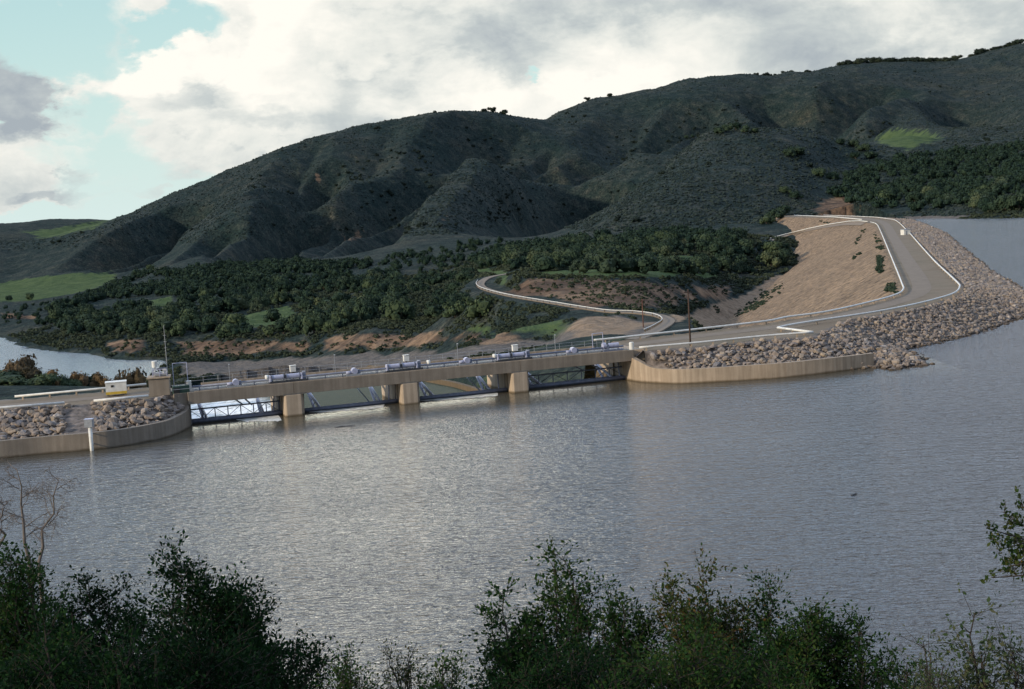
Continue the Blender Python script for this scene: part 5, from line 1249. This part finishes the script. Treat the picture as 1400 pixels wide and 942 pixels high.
FG = [ # px, top, D, half width px, label, seed, material, leaf
 (240, 748, 23, 120, 'tall dark green oak bush left of centre, highest of the left thicket', 1, 'leafd', .075, 13, 18, 8, 9),
 (335, 795, 24, 95, 'dark oak bush on the right flank of the left thicket', 2, 'leafd', .075, 11, 16, 7, 9),
 (120, 790, 21, 120, 'dense dark bush under the small bare trees', 3, 'leafd', .06, 13, 18, 8, 9),
 (15, 752, 20, 85, 'bushy green shrub at the left picture edge', 4, 'leaf', .06, 13, 18, 8, 9),
 (405, 880, 22, 60, 'low dark bush at the right foot of the left thicket', 5, 'leafd', .06, 9, 12, 7, 9),
 (60, 850, 13, 150, 'near dark shrub in the lower left corner', 6, 'leafd', .05, 14, 16, 8, 10),
 (260, 865, 14, 160, 'near dark shrub at the bottom left of centre', 7, 'leafd', .05, 14, 16, 8, 10),
 (535, 882, 23, 62, 'small sparse brown-green shrub at the bottom between thickets', 8, 'leafb', .05, 9, 10, 4, 7),
 (470, 905, 20, 60, 'low dark shrub in the gap right of the left thicket', 31, 'leaf', .05, 9, 12, 6, 8),
 (605, 908, 20, 60, 'low leafy shrub at the left foot of the central thicket', 32, 'leaf', .055, 9, 12, 6, 8),
 (1240, 900, 18, 60, 'low green shrub under the thin leafy bush at right', 33, 'leaf', .05, 9, 12, 6, 8),
 (768, 752, 24, 85, 'tall green oak bush with the highest tip right of centre', 9, 'leaf', .08, 10, 15, 6, 8),
 (690, 800, 24, 72, 'upright green oak bush on the left side of the central thicket', 10, 'leaf', .08, 9, 14, 6, 8),
 (850, 815, 23, 80, 'leafy green bush in the middle of the central thicket', 11, 'leaf', .07, 10, 14, 6, 8),
 (955, 775, 23, 95, 'broad olive oak bush with rusty leaf tips', 12, 'leafb', .07, 12, 17, 7, 9),
 (1050, 790, 23, 85, 'dark olive oak bush on the right of the central thicket', 13, 'leaf', .07, 11, 16, 7, 9),
 (1110, 835, 22, 70, 'open-branched green bush at the right end of the thicket', 14, 'leaf', .07, 9, 13, 6, 8),
 (1175, 850, 22, 55, 'thin leafy bush with water showing through', 15, 'leaf', .07, 8, 10, 5, 8),
 (960, 872, 17, 170, 'low green undershrub beneath the central thicket', 16, 'leaf', .055, 12, 15, 7, 9),
 (760, 880, 18, 150, 'low dark undershrub at the bottom centre', 17, 'leafd', .055, 12, 15, 7, 9),
 (1290, 905, 15, 90, 'low grey-green brush at the bottom right', 18, 'grassl', .04, 12, 10, 5, 8),
 (1385, 880, 15, 60, 'taller brush in the bottom right corner', 19, 'grassl', .045, 10, 10, 5, 8),
 (1333, 832, 15, 14, 'upright leafy sprig standing above the right brush', 20, 'grassl', .06, 3, 9, 5, 9),
 (1262, 872, 17, 22, 'thin pale stalky sprig left of the right brush', 21, 'grassl', .04, 4, 8, 3, 6),
]
for a in FG: shrub(a[0], a[1], a[2], a[3], a[4], a[5], a[6], a[7], a[8], a[9], a[10], a[11])
# branch reaching in at the right edge
def side_branch():
    r = R_(55); D = 13.0; q0 = PD(1520, 800, D); t = thing('oak_branch', 'leafy oak branch reaching in at the right picture edge', 'branch', q0, 0); st = MB(); C = []; Dv = []
    tips = [(1348, 722), (1356, 790), (1372, 700), (1396, 690), (1385, 740), (1400, 760), (1365, 752), (1412, 715), (1378, 775)]
    hub = PD(1440, 752, D)
    st.tube([(0, 0, 0), hub - q0], .035, 6, r2=.02)
    for (a, b) in tips:
        e = PD(a, b, D + r.uniform(-.4, .4)); m = (hub + e) / 2 + r.normal(size=3) * .05; st.tube([hub - q0, m - q0, e - q0], .012, 4, r2=.004)
        for k in range(9):
            f = .35 + .65 * r.rand(); p = (hub * (1 - f) + e * f); d = r.normal(size=3) * .6 + (e - hub) / np.linalg.norm(e - hub); d /= np.linalg.norm(d); pb = p + d * .13 * r.uniform(.5, 1.2); st.tube([p - q0, pb - q0], .004, 3, r2=.002)
            n = 12; tt = r.rand(n); C.append(p + (pb - p) * tt[:, None] + r.normal(size=(n, 3)) * .022 - q0); Dv.append(np.repeat(d[None], n, 0))
    V, F = leaf_quads(np.vstack(C), np.vstack(Dv), .045, r, .65); st.build('limb', M['fbark'], t); new_obj('foliage', np_mesh('foliage', V, F, M['leafb']), t)
side_branch()
def bare_tree(px, base_py, top_py, D, label, seed, lean=0, spread=.5):
    r = R_(seed); b = PD(px, base_py, D); tp = PD(px + lean, top_py, D); H = tp[2] - b[2]; t = thing('bare_tree', label, 'tree', b, 0); tr = MB(); tw = MB(); lv = []
    pts = [np.array([0, 0, -1.5]), np.array([0, 0, 0.])] + [np.array([(tp[0] - b[0]) * f + r.normal() * .05, r.normal() * .05, H * f]) for f in (.2, .4, .6, .8, 1)]
    tr.tube(pts, .042, 7, r2=.007)
    def rec(p, d, L, rad, dep):
        n = 4; q = [p]
        for i in range(n):
            d = d + r.normal(size=3) * .16 + np.array([0, 0, .02 if dep < 2 else -.07]); d = d / np.linalg.norm(d); q.append(q[-1] + d * L / n)
        tw.tube(q, rad, 4, r2=rad * .45, cap=False)
        if dep < 4:
            for k in range(4 if dep < 3 else 3):
                i = r.randint(1, n + 1); dd = d + r.normal(size=3) * .75; rec(q[i], dd / np.linalg.norm(dd), L * r.uniform(.45, .72), max(rad * .5, .0022), dep + 1)
    for f in np.linspace(.25, .98, 8):
        i = f * H; a = r.rand() * 6.28; p = np.array([(tp[0] - b[0]) * f, 0, i]); d = np.array([cos(a), sin(a) * .6, .7]); rec(p, d / np.linalg.norm(d), H * spread * (1.15 - f * .7), .010, 1)
    tr.build('trunk', M['palebark'], t, smooth=True); tw.build('twigs', M['palebark'], t)
bare_tree(40, 765, 640, 26, 'taller bare winter tree above the left thicket', 71, lean=-17, spread=.38)
bare_tree(53, 770, 655, 27, 'slimmer bare tree leaning right beside the taller one', 72, lean=28, spread=.40)
bare_tree(-8, 760, 690, 24, 'bare twiggy tree cut by the left picture edge', 73, lean=14, spread=.45)
# drift log and floating branch
g0 = P(1168, 677, 0); q = thing('drift_log', 'small dark log floating alone on the open reservoir', 'log', (g0[0], g0[1], 0), .3)
MB().tube([(-.35, 0, .03), (0, .03, .07), (.35, 0, .1)], .09, 8, r2=.05).build('stem', M['dark'], q); MB().tube([(.1, 0, .08), (.22, .02, .28)], .035, 6, r2=.015).build('stub', M['dark'], q)
g0 = P(472, 583, 0); q = thing('floating_branch', 'dark branch floating near the leftmost pier', 'branch', (g0[0], g0[1], 0), .3)
MB().tube([(-1.6, 0, .0), (-.5, .1, .06), (.7, 0, .05), (1.6, -.1, .0)], .09, 6, r2=.04).build('stem', M['dark'], q); MB().tube([(.2, 0, .05), (.9, .5, .03)], .05, 5, r2=.02).build('twig', M['dark'], q)
